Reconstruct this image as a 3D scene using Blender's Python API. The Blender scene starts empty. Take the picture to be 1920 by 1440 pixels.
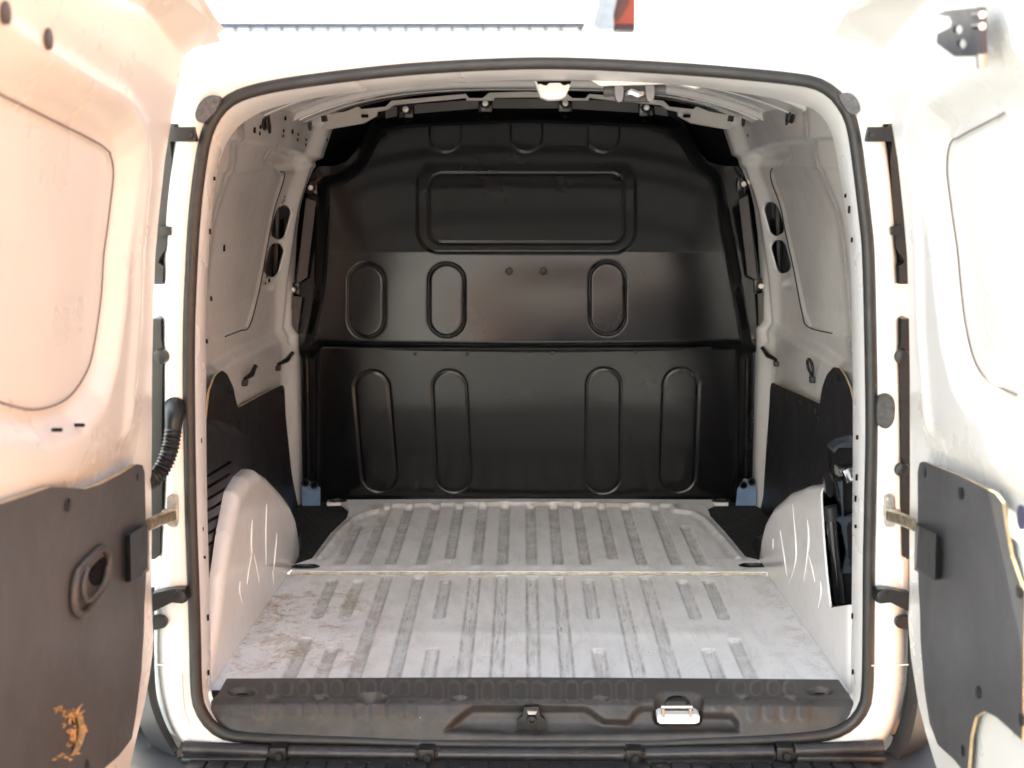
import bpy, bmesh, math, random
import numpy as np
from mathutils import Vector, Matrix, Euler
from mathutils.geometry import tessellate_polygon
random.seed(7); rng = np.random.default_rng(7)
S = bpy.context.scene; COL = S.collection
FZ = 0.58                      # height of the load floor above the ground
# ------------------------------------------------------------------ camera
CAM = np.array([-0.011, -2.40, FZ + 0.95]); FPX = 2710.0
PITCH = math.radians(8.81); YAW = math.radians(0.455)
cd = bpy.data.cameras.new('camera'); cam = bpy.data.objects.new('camera', cd); COL.objects.link(cam)
cam.location = CAM; cam.rotation_euler = (math.pi/2 - PITCH, 0, YAW)
cd.sensor_width = 36; cd.lens = FPX/1920*36; cd.clip_end = 500; cd.clip_start = 0.05
cd.dof.use_dof = True; cd.dof.focus_distance = 3.1; cd.dof.aperture_fstop = 5.0
S.camera = cam
# ------------------------------------------------------------------ world, sun, exposure
w = bpy.data.worlds.new('World'); S.world = w; w.use_nodes = True
nt = w.node_tree; bg = nt.nodes['Background']
sky = nt.nodes.new('ShaderNodeTexSky'); sky.sky_type = 'NISHITA'; sky.sun_disc = False
SUN_EL, SUN_AZ = math.radians(50), math.radians(-16)      # azimuth from +Y (front of the van), negative towards -X
sky.sun_elevation = SUN_EL; sky.sun_rotation = SUN_AZ
sky.air_density = 1.0; sky.dust_density = 4.0; sky.ozone_density = 1.0
nt.links.new(sky.outputs[0], bg.inputs[0]); bg.inputs[1].default_value = 0.15
sd = bpy.data.lights.new('sun', 'SUN'); so = bpy.data.objects.new('sun', sd); COL.objects.link(so)
sd.energy = 4.2; sd.angle = math.radians(0.5); sd.color = (1, .95, .87)
dsun = Vector((math.sin(SUN_AZ)*math.cos(SUN_EL), math.cos(SUN_AZ)*math.cos(SUN_EL), math.sin(SUN_EL)))
so.rotation_euler = dsun.to_track_quat('Z', 'Y').to_euler(); so.location = (0, 0, 6)
S.view_settings.view_transform = 'Standard'; S.view_settings.look = 'None'
S.view_settings.exposure = 2.60; S.view_settings.use_white_balance = True; S.view_settings.white_balance_temperature = 6900; S.view_settings.white_balance_tint = 1; S.view_settings.gamma = 1
# ------------------------------------------------------------------ projection helpers
Rm = np.array(Euler(cam.rotation_euler).to_matrix())
def ray(px, py):
    return Rm @ np.array([(px-960)/FPX, (720-py)/FPX, -1.0])
def onp(px, py, ax, val):
    r = ray(px, py); t = (val - CAM[ax])/r[ax]; return CAM + r*t
def onX(px, py, v): return onp(px, py, 0, v)
def onY(px, py, v): return onp(px, py, 1, v)
def onZ(px, py, v): return onp(px, py, 2, v)
def project(X, Y, Z):
    d = np.stack([X-CAM[0], Y-CAM[1], Z-CAM[2]], -1) @ Rm
    return 960 + FPX*d[..., 0]/-d[..., 2], 720 - FPX*d[..., 1]/-d[..., 2]
# ------------------------------------------------------------------ signed distances (vectorised)
def sd_poly(x, y, P):
    P = np.asarray(P, float); n = len(P); d = np.full(x.shape, 1e18); s = np.ones(x.shape)
    for i in range(n):
        a, b = P[i], P[i-1]; ex, ey = b[0]-a[0], b[1]-a[1]; wx, wy = x-a[0], y-a[1]
        t = np.clip((wx*ex+wy*ey)/max(ex*ex+ey*ey, 1e-18), 0, 1)
        d = np.minimum(d, (wx-ex*t)**2+(wy-ey*t)**2)
        c1 = y >= a[1]; c2 = y < b[1]; c3 = ex*wy > ey*wx
        s = np.where((c1 & c2 & c3) | (~c1 & ~c2 & ~c3), -s, s)
    return s*np.sqrt(d)
def sd_line(x, y, P):
    P = np.asarray(P, float); d = np.full(x.shape, 1e18)
    for a, b in zip(P[:-1], P[1:]):
        ex, ey = b-a; wx, wy = x-a[0], y-a[1]
        t = np.clip((wx*ex+wy*ey)/max(ex*ex+ey*ey, 1e-18), 0, 1)
        d = np.minimum(d, (wx-ex*t)**2+(wy-ey*t)**2)
    return np.sqrt(d)
def sd_rr(x, y, cx, cy, hx, hy, r):
    qx, qy = np.abs(x-cx)-hx+r, np.abs(y-cy)-hy+r
    return np.hypot(np.maximum(qx, 0), np.maximum(qy, 0)) + np.minimum(np.maximum(qx, qy), 0) - r
def sd_cap(x, y, a, b, r): return sd_line(x, y, [a, b]) - r
def ss(a, b, x):
    t = np.clip((x-a)/(b-a), 0, 1); return t*t*(3-2*t)
def gau(x, w): return np.exp(-(x/w)**2)
def catmull(P, n=6, closed=False):
    P = [np.asarray(p, float) for p in P]; out = []; m = len(P)
    rng_ = range(m) if closed else range(m-1)
    for i in rng_:
        p0 = P[(i-1) % m] if closed else P[max(i-1, 0)]
        p1, p2 = P[i], P[(i+1) % m]; p3 = P[(i+2) % m] if closed else P[min(i+2, m-1)]
        for k in range(n):
            t = k/n
            out.append(.5*((2*p1)+(-p0+p2)*t+(2*p0-5*p1+4*p2-p3)*t*t+(-p0+3*p1-3*p2+p3)*t**3))
    if not closed: out.append(P[-1])
    return out
# ------------------------------------------------------------------ materials
def new_mat(name):
    m = bpy.data.materials.new(name); m.use_nodes = True
    return m, m.node_tree, m.node_tree.nodes['Principled BSDF']
def nz(nt, scale, detail=4, rough=.55, dist=0, stretch=None):
    tc = nt.nodes.new('ShaderNodeTexCoord'); n = nt.nodes.new('ShaderNodeTexNoise')
    n.inputs['Scale'].default_value = scale; n.inputs['Detail'].default_value = detail
    n.inputs['Roughness'].default_value = rough; n.inputs['Distortion'].default_value = dist
    if stretch:
        mp = nt.nodes.new('ShaderNodeMapping'); mp.inputs['Scale'].default_value = stretch
        nt.links.new(tc.outputs['Object'], mp.inputs[0]); nt.links.new(mp.outputs[0], n.inputs['Vector'])
    else: nt.links.new(tc.outputs['Object'], n.inputs['Vector'])
    return n.outputs['Fac']
def ramp(nt, src, p0, p1, lo=0., hi=1.):
    m = nt.nodes.new('ShaderNodeMapRange'); m.inputs['From Min'].default_value = p0; m.inputs['From Max'].default_value = p1
    m.inputs['To Min'].default_value = lo; m.inputs['To Max'].default_value = hi
    nt.links.new(src, m.inputs['Value']); return m.outputs[0]
def mixc(nt, fac, a, b):
    m = nt.nodes.new('ShaderNodeMix'); m.data_type = 'RGBA'
    if isinstance(fac, float): m.inputs[0].default_value = fac
    else: nt.links.new(fac, m.inputs[0])
    for i, v in ((6, a), (7, b)):
        if isinstance(v, tuple): m.inputs[i].default_value = (*v, 1)
        else: nt.links.new(v, m.inputs[i])
    return m.outputs[2]
def math_(nt, op, a, b):
    m = nt.nodes.new('ShaderNodeMath'); m.operation = op
    for i, v in ((0, a), (1, b)):
        if isinstance(v, (int, float)): m.inputs[i].default_value = v
        else: nt.links.new(v, m.inputs[i])
    return m.outputs[0]
def simple(name, col, rough=.5, metal=0., var=.12, vscale=9, bump=0., bscale=400, spec=.5, coat=0., dirt=None, rvar=.08):
    m, nt, b = new_mat(name)
    n1 = nz(nt, vscale)
    c = mixc(nt, ramp(nt, n1, .3, .7), tuple(x*(1-var) for x in col), tuple(min(1, x*(1+var)) for x in col))
    if dirt:
        dc, amt, sc = dirt
        n3 = nz(nt, sc, 8, .65, .4)
        c = mixc(nt, ramp(nt, n3, .52, .74, 0, amt), c, dc)
    nt.links.new(c, b.inputs['Base Color'])
    nt.links.new(ramp(nt, nz(nt, vscale*1.7, 5), .3, .7, max(.02, rough-rvar), rough+rvar), b.inputs['Roughness'])
    b.inputs['Metallic'].default_value = metal; b.inputs['Specular IOR Level'].default_value = spec
    b.inputs['Coat Weight'].default_value = coat; b.inputs['Coat Roughness'].default_value = .12
    if bump:
        bp = nt.nodes.new('ShaderNodeBump'); bp.inputs['Strength'].default_value = 1; bp.inputs['Distance'].default_value = bump
        nt.links.new(nz(nt, bscale, 3), bp.inputs['Height']); nt.links.new(bp.outputs[0], b.inputs['Normal'])
    return m
WHITE = simple('white_body_paint', (.72, .72, .71), .30, var=.02, vscale=3, coat=.35, bump=.00025, bscale=25, dirt=((.50, .44, .37), .16, 14))
WHITEIN = simple('white_inner_paint', (.80, .795, .79), .20, var=.04, vscale=4, coat=.7, dirt=((.46, .42, .38), .25, 30), rvar=.04)
WDOOR = simple('white_door_paint', (.64, .63, .605), .30, var=.015, vscale=3, coat=.3, bump=.0002, bscale=16)
RUB = simple('black_rubber', (.016, .0155, .0155), .48, var=.25, vscale=30, bump=.0003, bscale=300, dirt=((.07, .06, .055), .22, 40))
PLA = simple('black_plastic', (.008, .008, .009), .45, var=.2, vscale=20, bump=.0002, bscale=500)
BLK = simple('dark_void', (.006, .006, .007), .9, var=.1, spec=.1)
STEEL = simple('zinc_steel', (.52, .50, .47), .35, metal=.9, var=.25, vscale=60, dirt=((.2, .15, .1), .4, 80))
CHROME = simple('bright_steel', (.8, .8, .82), .12, metal=1, var=.05)
BLUE = simple('blue_primer_steel', (.16, .25, .40), .45, var=.15, vscale=40, dirt=((.1, .1, .12), .4, 70))
HARDB = simple('raw_hardboard', (.40, .29, .16), .85, var=.25, vscale=60)
FIBRE = simple('torn_fibre', (.46, .26, .10), .85, var=.45, vscale=90)
LINEN = simple('white_plastic_block', (.85, .85, .84), .35, var=.03)
LAMPR = simple('red_lamp_plastic', (.10, .015, .015), .2, var=.1, coat=.4)
def panel_mat(name, col, rough, scr=1.):
    m, nt, b = new_mat(name)
    n1 = nz(nt, 3.5, 6, .6, .5)
    c = mixc(nt, ramp(nt, n1, .35, .7), tuple(x*.85 for x in col), tuple(x*1.2 for x in col))
    sc1 = ramp(nt, nz(nt, 16, 9, .75, 1.5, (1, 1, .35)), .66, .72, 0, .5*scr)
    c = mixc(nt, sc1, c, tuple(x*2.6+.01 for x in col))
    sp = ramp(nt, nz(nt, 110, 2, .5), .76, .79, 0, .7*scr)
    c = mixc(nt, sp, c, (.25, .24, .22))
    nt.links.new(c, b.inputs['Base Color'])
    nt.links.new(ramp(nt, nz(nt, 8, 7, .65, .6), .3, .75, rough-.07, rough+.11), b.inputs['Roughness'])
    bp = nt.nodes.new('ShaderNodeBump'); bp.inputs['Distance'].default_value = .0004
    nt.links.new(nz(nt, 10, 3), bp.inputs['Height']); nt.links.new(bp.outputs[0], b.inputs['Normal'])
    return m
BULK = simple('satin_black_bulkhead', (.0060, .0060, .0068), .135, var=.2, vscale=5, rvar=.02, spec=.26)
LINE = panel_mat('grey_hardboard_lining', (.058, .058, .061), .42, .6)
LINEIN = panel_mat('dark_hardboard_lining', (.014, .014, .017), .42, .6)
def sill_mat():
    m, nt, b = new_mat('dusty_black_sill_plastic')
    at = nt.nodes.new('ShaderNodeAttribute'); at.attribute_name = 'wear'
    n1 = nz(nt, 26, 8, .7, .8); n2 = nz(nt, 60, 8, .75, 2.0, (2.2, .5, .5))
    c = mixc(nt, ramp(nt, n1, .36, .68), (.024, .0235, .023), (.048, .046, .044))
    c = mixc(nt, ramp(nt, n2, .60, .72, 0, .5), c, (.11, .10, .09))
    c = mixc(nt, math_(nt, 'MULTIPLY', at.outputs['Fac'], .6), c, (.10, .092, .085))
    c = mixc(nt, ramp(nt, nz(nt, 150, 2), .78, .8, 0, .8), c, (.42, .38, .32))
    nt.links.new(c, b.inputs['Base Color']); b.inputs['Roughness'].default_value = .52
    bp = nt.nodes.new('ShaderNodeBump'); bp.inputs['Distance'].default_value = .0004
    nt.links.new(nz(nt, 350, 3), bp.inputs['Height']); nt.links.new(bp.outputs[0], b.inputs['Normal'])
    return m
SILL = sill_mat()
def floor_mat():
    m, nt, b = new_mat('worn_white_floor_paint')
    at = nt.nodes.new('ShaderNodeAttribute'); at.attribute_name = 'wear'
    at2 = nt.nodes.new('ShaderNodeAttribute'); at2.attribute_name = 'mud'
    base = mixc(nt, ramp(nt, nz(nt, 5, 6, .6), .3, .7), (.87, .87, .88), (.93, .93, .93))
    # grime film
    base = mixc(nt, ramp(nt, nz(nt, 14, 9, .75, .6, (1.3, .35, 1)), .46, .70, 0, .42), base, (.50, .48, .44))
    # grey wear lying in the rib channels
    wn = math_(nt, 'MULTIPLY', at.outputs['Fac'], ramp(nt, nz(nt, 42, 9, .75, .6, (2.2, .14, 1)), .47, .62))
    base = mixc(nt, math_(nt, 'MULTIPLY', wn, .5), base, (.42, .405, .37))
    dk = math_(nt, 'MULTIPLY', at.outputs['Fac'], ramp(nt, nz(nt, 80, 9, .8, .5, (1.6, .25, 1)), .58, .63))
    base = mixc(nt, math_(nt, 'MULTIPLY', dk, .8), base, (.075, .07, .065))
    ed = math_(nt, 'MULTIPLY', math_(nt, 'MULTIPLY', at.outputs['Fac'], math_(nt, 'SUBTRACT', 1.0, at.outputs['Fac'])), ramp(nt, nz(nt, 18, 7, .7), .35, .6, .3, 2.2))
    base = mixc(nt, ed, base, (.17, .16, .14))
    # scattered chips and short scratches
    base = mixc(nt, ramp(nt, nz(nt, 110, 4, .6, 1.2), .685, .71, 0, .8), base, (.16, .14, .12))
    base = mixc(nt, ramp(nt, nz(nt, 38, 9, .8, 3.0, (.6, 1.5, 1)), .665, .69, 0, .5), base, (.24, .22, .20))
    base = mixc(nt, ramp(nt, nz(nt, 60, 8, .8, 1.0, (2.5, .10, 1)), .60, .66, 0, .5), base, (.38, .36, .33))
    # brown soil
    mu = math_(nt, 'MULTIPLY', at2.outputs['Fac'], ramp(nt, nz(nt, 14, 9, .8, .6), .49, .62))
    base = mixc(nt, math_(nt, 'MULTIPLY', mu, .8), base, (.42, .25, .12))
    mu2 = math_(nt, 'MULTIPLY', at2.outputs['Fac'], ramp(nt, nz(nt, 85, 6, .75, .8), .61, .63))
    base = mixc(nt, math_(nt, 'MULTIPLY', mu2, .9), base, (.10, .06, .035))
    nt.links.new(base, b.inputs['Base Color'])
    nt.links.new(ramp(nt, nz(nt, 14, 6, .6), .3, .7, .38, .62), b.inputs['Roughness'])
    bp = nt.nodes.new('ShaderNodeBump'); bp.inputs['Distance'].default_value = .0008
    nt.links.new(nz(nt, 22, 6), bp.inputs['Height']); nt.links.new(bp.outputs[0], b.inputs['Normal'])
    return m
FLOOR = floor_mat()
# ------------------------------------------------------------------ object helpers
def tag(o, label=None, cat=None, group=None, kind=None):
    if label: o['label'] = label
    if cat: o['category'] = cat
    if group: o['group'] = group
    if kind: o['kind'] = kind
    return o
def empty(name, loc=(0, 0, 0), parent=None):
    o = bpy.data.objects.new(name, None); COL.objects.link(o); o.location = loc; o.empty_display_size = .1
    if parent: o.parent = parent
    return o
def mesh_obj(name, verts, faces, mats, parent=None, midx=None, smooth=35, attrs=None):
    me = bpy.data.meshes.new(name); me.from_pydata([tuple(v) for v in verts], [], faces)
    if not isinstance(mats, (list, tuple)): mats = [mats]
    for m in mats: me.materials.append(m)
    if midx is not None: me.polygons.foreach_set('material_index', midx)
    if attrs:
        for k, a in attrs.items():
            at = me.attributes.new(k, 'FLOAT', 'POINT'); at.data.foreach_set('value', np.asarray(a, dtype=np.float32))
    me.update()
    if smooth:
        me.shade_smooth(); me.set_sharp_from_angle(angle=math.radians(smooth))
    o = bpy.data.objects.new(name, me); COL.objects.link(o)
    if parent: o.parent = parent
    return o
def relief(name, mats, parent, ur, vr, su, sv, pos, keep=None, thick=None, back=False, rim=0, attrs=None, smooth=40, flip=False, thick_fn=None):
    """grid over (u,v); cells outside keep(u,v)<0 are clipped along the zero line; the border gets a real edge."""
    nu = max(2, int(round((ur[1]-ur[0])/su))+1); nv = max(2, int(round((vr[1]-vr[0])/sv))+1)
    u = np.linspace(*ur, nu); v = np.linspace(*vr, nv); U, V = np.meshgrid(u, v, indexing='ij')
    uf, vf = U.ravel(), V.ravel()
    s = keep(uf, vf) if keep is not None else np.full(uf.shape, -1.)
    I, J = np.meshgrid(np.arange(nu-1), np.arange(nv-1), indexing='ij')
    a = (I*nv+J).ravel(); quads = np.stack([a, a+nv, a+nv+1, a+1], 1)
    inside = s[quads] < 0; cnt = inside.sum(1)
    faces = quads[cnt == 4].tolist(); eu, ev = [], []; cache = {}; base = len(uf)
    for q, ins in zip(quads[(cnt > 0) & (cnt < 4)].tolist(), inside[(cnt > 0) & (cnt < 4)].tolist()):
        poly = []
        for k in range(4):
            i, j = q[k], q[(k+1) % 4]
            if ins[k]: poly.append(i)
            if ins[k] != ins[(k+1) % 4]:
                key = (min(i, j), max(i, j))
                if key not in cache:
                    t = min(max(s[i]/(s[i]-s[j]), .02), .98)
                    cache[key] = base+len(eu); eu.append(uf[i]+(uf[j]-uf[i])*t); ev.append(vf[i]+(vf[j]-vf[i])*t)
                poly.append(cache[key])
        if len(poly) > 2: faces.append(poly)
    uf = np.concatenate([uf, eu]); vf = np.concatenate([vf, ev])
    used = np.zeros(len(uf), bool)
    for f in faces: used[f] = True
    remap = np.cumsum(used)-1; uf, vf = uf[used], vf[used]
    faces = [[int(remap[i]) for i in f] for f in faces]
    if flip: faces = [f[::-1] for f in faces]
    X, Y, Z = pos(uf, vf); vs = np.stack([X+0*uf, Y+0*uf, Z+0*uf], 1); n0 = len(vs); midx = [0]*len(faces)
    at = {k: f(uf, vf) for k, f in attrs.items()} if attrs else None
    if thick is not None:
        th = np.asarray(thick, float)[None]*(thick_fn(uf, vf)[:, None] if thick_fn else 1) + 0*vs; ed = {}
        for f in faces:
            for i, j in zip(f, f[1:]+f[:1]): ed[(i, j)] = 1
        be = [e for e in ed if (e[1], e[0]) not in ed]
        if back:
            vs = np.concatenate([vs, vs+th]); nf = [[i+n0 for i in f[::-1]] for f in faces]
            midx += [0]*len(nf)
            faces += nf; off = {i: i+n0 for e in be for i in e}
            if at: at = {k: np.concatenate([x, x]) for k, x in at.items()}
        else:
            bi = sorted({i for e in be for i in e}); off = {i: n0+k for k, i in enumerate(bi)}
            vs = np.concatenate([vs, vs[bi]+th[bi]])
            if at: at = {k: np.concatenate([x, x[bi]]) for k, x in at.items()}
        faces += [[j, i, off[i], off[j]] for i, j in be]; midx += [rim]*len(be)
    return mesh_obj(name, vs, faces, mats, parent, midx, smooth, at)
class MB:
    def __init__(s): s.v = []; s.f = []
    def add(s, vs, fs):
        n = len(s.v); s.v += [tuple(map(float, x)) for x in vs]; s.f += [[i+n for i in f] for f in fs]; return s
    def tube(s, path, r, n=10, cap=True, flat=1.0):
        P = [Vector(p) for p in path]; R = r if hasattr(r, '__len__') else [r]*len(P); vs = []; up = None
        for i, p in enumerate(P):
            t = (P[min(i+1, len(P)-1)]-P[max(i-1, 0)]).normalized()
            if up is None: up = Vector((0, 0, 1)) if abs(t.z) < .9 else Vector((1, 0, 0))
            b = t.cross(up).normalized(); up = b.cross(t).normalized()
            for k in range(n):
                a = 2*math.pi*k/n; vs.append(p + b*math.cos(a)*R[i] + up*math.sin(a)*R[i]*flat)
        fs = [[i*n+k, i*n+(k+1) % n, (i+1)*n+(k+1) % n, (i+1)*n+k] for i in range(len(P)-1) for k in range(n)]
        if cap: fs += [list(range(n))[::-1], [(len(P)-1)*n+k for k in range(n)]]
        return s.add(vs, fs)
    def ring(s, path, r, n=10):               # closed tube
        P = [Vector(p) for p in path]; m = len(P); vs = []; N = Vector((0, 0, 0))
        for i in range(m): N += P[i].cross(P[(i+1) % m])
        N.normalize(); R = r if hasattr(r, '__len__') else [r]*m
        for i, p in enumerate(P):
            t = (P[(i+1) % m]-P[i-1]).normalized(); b = t.cross(N).normalized(); uu = b.cross(t)
            for k in range(n):
                a = 2*math.pi*k/n; vs.append(p+b*math.cos(a)*R[i]+uu*math.sin(a)*R[i])
        return s.add(vs, [[i*n+k, i*n+(k+1) % n, ((i+1) % m)*n+(k+1) % n, ((i+1) % m)*n+k] for i in range(m) for k in range(n)])
    def box(s, c, d, rot=None, bev=.0):
        bm = bmesh.new(); bmesh.ops.create_cube(bm, size=1)
        for v in bm.verts: v.co = Vector((v.co.x*d[0], v.co.y*d[1], v.co.z*d[2]))
        if bev: bmesh.ops.bevel(bm, geom=bm.edges[:], offset=min(bev, min(d)*.45), segments=2, profile=.6, affect='EDGES')
        M = Matrix.Translation(c) @ (rot.to_4x4() if rot else Matrix())
        bm.verts.index_update()
        s.add([M @ v.co for v in bm.verts], [[v.index for v in f.verts] for f in bm.faces]); bm.free(); return s
    def prism(s, poly, off, holes=()):        # poly of 3D points, extruded by off
        loops = [[Vector(p) for p in poly]]+[[Vector(p) for p in h] for h in holes]
        tr = tessellate_polygon(loops); pts = [p for l in loops for p in l]; n = len(pts); off = Vector(off)
        vs = pts+[p+off for p in pts]; fs = [list(t) for t in tr]+[[i+n for i in t[::-1]] for t in tr]; k = 0
        for l in loops:
            m = len(l); fs += [[k+i, k+(i+1) % m, k+(i+1) % m+n, k+i+n] for i in range(m)]; k += m
        return s.add(vs, fs)
    def lathe(s, c, axis, prof, n=16):        # prof: (distance along axis, radius)
        ax = Vector(axis).normalized(); b = ax.orthogonal().normalized(); cc = ax.cross(b); c = Vector(c); vs = []
        for h, r in prof:
            for k in range(n):
                a = 2*math.pi*k/n; vs.append(c+ax*h+(b*math.cos(a)+cc*math.sin(a))*r)
        fs = [[i*n+k, i*n+(k+1) % n, (i+1)*n+(k+1) % n, (i+1)*n+k] for i in range(len(prof)-1) for k in range(n)]
        fs += [list(range(n))[::-1], [(len(prof)-1)*n+k for k in range(n)]]
        return s.add(vs, fs)
    def loft(s, loops, closed=True):
        n = len(loops[0]); vs = [p for l in loops for p in l]
        return s.add(vs, [[i*n+k, i*n+(k+1) % n, (i+1)*n+(k+1) % n, (i+1)*n+k] for i in range(len(loops)-1) for k in range(n if closed else n-1)])
    def build(s, name, mat, parent=None, smooth=35):
        bm = bmesh.new(); V = [bm.verts.new(v) for v in s.v]
        for f in s.f:
            try: bm.faces.new([V[i] for i in f])
            except ValueError: pass
        bmesh.ops.recalc_face_normals(bm, faces=bm.faces)
        me = bpy.data.meshes.new(name); bm.to_mesh(me); bm.free(); me.materials.append(mat)
        if smooth: me.shade_smooth(); me.set_sharp_from_angle(angle=math.radians(smooth))
        o = bpy.data.objects.new(name, me); COL.objects.link(o)
        if parent: o.parent = parent
        return o
def copy_part(o, loc, parent, rot=None, scale=None):
    c = o.copy(); COL.objects.link(c); c.parent = parent; c.location = loc
    if rot: c.rotation_euler = rot
    if scale: c.scale = scale
    return c
def resample(P, n, closed=True):
    P = np.array(P, float); Q = np.concatenate([P, P[:1]]) if closed else P
    L = np.concatenate([[0], np.cumsum(np.linalg.norm(np.diff(Q, axis=0), axis=1))])
    t = np.linspace(0, L[-1], n, endpoint=not closed)
    return np.stack([np.interp(t, L, Q[:, k]) for k in range(Q.shape[1])], 1)

# ================================================================== SETTING
def ground():
    m, nt, b = new_mat('yard_paving')
    geo = nt.nodes.new('ShaderNodeNewGeometry'); sep = nt.nodes.new('ShaderNodeSeparateXYZ'); nt.links.new(geo.outputs['Position'], sep.inputs[0])
    c = mixc(nt, ramp(nt, nz(nt, 1.2, 8, .6), .3, .7), (.27, .275, .28), (.36, .365, .365))
    c = mixc(nt, ramp(nt, nz(nt, 160, 4, .7), .45, .75, 0, .5), c, (.36, .36, .35))
    nt.links.new(c, b.inputs['Base Color']); b.inputs['Roughness'].default_value = .9
    bp = nt.nodes.new('ShaderNodeBump'); bp.inputs['Distance'].default_value = .004
    nt.links.new(nz(nt, 140, 4), bp.inputs['Height']); nt.links.new(bp.outputs[0], b.inputs['Normal'])
    o = mesh_obj('ground', [(-150, -150, 0), (150, -150, 0), (150, 150, 0), (-150, 150, 0)], [[0, 1, 2, 3]], m, smooth=0)
    tag(o, 'pale grey asphalt yard under the van', kind='structure')
    m2 = simple('orange_painted_paving', (.58, .22, .045), .8, var=.18, vscale=2, bump=.003, bscale=120, dirt=((.2, .12, .08), .5, 6))
    o = mesh_obj('pavement', [(1.5, -14, .004), (5.6, -14, .004), (5.6, -.6, .004), (1.7, -.6, .004), (1.7, 3, .004), (.9, 3, .004), (.9, .7, .004), (1.5, .7, .004)], [[0, 1, 3, 7], [1, 2, 3], [3, 4, 5, 6, 7]], m2, smooth=0)
    tag(o, 'orange painted pavement along the right side of the van', kind='structure')
ground()
exec_parts = []
# ---- hall behind the van: white ribbed metal cladding under a dark roof edge
def hall():
    r = empty('industrial_hall', (-3.2, 11.0, 0)); tag(r, 'white hall clad in ribbed metal with thin dark roof edge, behind the van', 'building')
    WM = simple('white_cladding', (.62, .68, .74), .45, var=.04, vscale=2)
    DM = simple('dark_roof_edge', (.06, .07, .10), .5)
    Y = 11.0; zt = onY(1000, 45, Y)[2]; x1 = onY(1090, 45, Y)[0]-r.location.x; x0 = -9.0
    mb = MB(); p = []; n = int((x1-x0)/.14); vs = []
    for i in range(n+1):
        for dx, dy in ((0, 0), (.04, 0), (.05, -.028), (.075, -.028), (.085, 0)):
            p.append((x0+i*.14+dx, dy))
    vs = [(x, y, 0) for x, y in p]+[(x, y, zt-.03) for x, y in p]; m = len(p)
    mb.add(vs, [[i, i+1, i+1+m, i+m] for i in range(m-1)]); mb.build('ribbed_wall', WM, r, smooth=0)
    MB().box(((x0+x1)/2, 4, zt/2-.03), (x1-x0, 7.9, zt-.06)).build('wall_core', WM, r, 0)
    MB().box(((x0+x1)/2, 3.96, zt-.012), (x1-x0+.06, 8.1, .035)).build('roof_edge', DM, r, 0)
    for i in range(n):
        if i % 1 == 0:
            pass
    mb = MB()
    for i in range(n): mb.box((x0+i*.14+.062, -.04, zt-.05), (.012, .02, .04))
    o = mb.build('roof_edge_clip_row', DM, r, 0); o['kind'] = 'stuff'
    # plain white annex on the right
    r2 = empty('rendered_building', (9, 12.0, 0)); tag(r2, 'plain white rendered building behind the right rear door', 'building')
    PW = simple('white_render', (.82, .82, .81), .8, var=.03, vscale=1, bump=.002, bscale=60)
    xa = onY(1195, 30, 12.0)[0]-9
    MB().box(((xa+12)/2, 4, 4), (12-xa, 8, 8)).build('wall', PW, r2, 0)
    GR = simple('panel_joint_grey', (.45, .45, .40), .8)
    MB().box((xa+.93, -.004, 4), (.006, .006, 8)).build('panel_joint', GR, r2, 0)
hall()
def canopy():
    # white rounded canopy arm with an orange and dark red box, at the roof of the rendered building
    Y = 11.6; r = empty('orange_wall_lamp', onY(1160, 40, Y)); tag(r, 'orange and dark red lamp box on a rounded white arm above the van roof', 'lamp')
    L = Vector(r.location)
    OR = simple('orange_red_plastic', (.28, .02, .002), .4, var=.1); DR = simple('dark_red_plastic', (.03, .004, .006), .5); OB = simple('brown_orange_plastic', (.09, .02, .01), .5)
    P = lambda x, y, yy=Y: Vector(onY(x, y, yy))-L
    mb = MB(); mb.prism([P(*q) for q in ((1164, 0-60), (1191, -60), (1191, 45), (1152, 45), (1150, 28))], (0, .42, 0)); mb.build('lamp_box', OR, r, 0)
    MB().prism([P(x, y, Y-.012) for x, y in ((1152, 46), (1191, 46), (1190, 58), (1152, 56))], (0, .33, 0)).build('lower_trim', DR, r, 0)
    MB().prism([P(x, y, Y-.010) for x, y in ((1163, -50), (1179, -50), (1179, 10), (1158, 42), (1150, 28))], (0, .02, 0)).build('side_strip', OB, r, 0)  # thin brown-orange plate over the left of the lamp box
    MB().prism([P(x, y, Y-.10) for x, y in catmull([(1128, -60), (1160, -60), (1156, 0), (1150, 28), (1150, 52), (1130, 53), (1116, 46), (1113, 36), (1120, 10)], 4, True)], (0, .3, 0)).build('arm', simple('white_arm_paint', (.34, .36, .38), .4), r)
canopy()
def orange_wall():
    r = empty('orange_warehouse', (4.6, -6.6, 0)); tag(r, 'orange painted warehouse wall to the right of the open doors', 'building')
    OM = simple('orange_wall_paint', (.66, .30, .06), .8, var=.08, vscale=1, bump=.002, bscale=50)
    MB().box((2.5, 0, 2.6), (5, 11, 5.2)).build('wall', OM, r, 0)
    MB().box((2.5, 0, 5.25), (5.1, 11.1, .1)).build('roof_edge', simple('grey_coping', (.3, .3, .3), .6), r, 0)
orange_wall()
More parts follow.
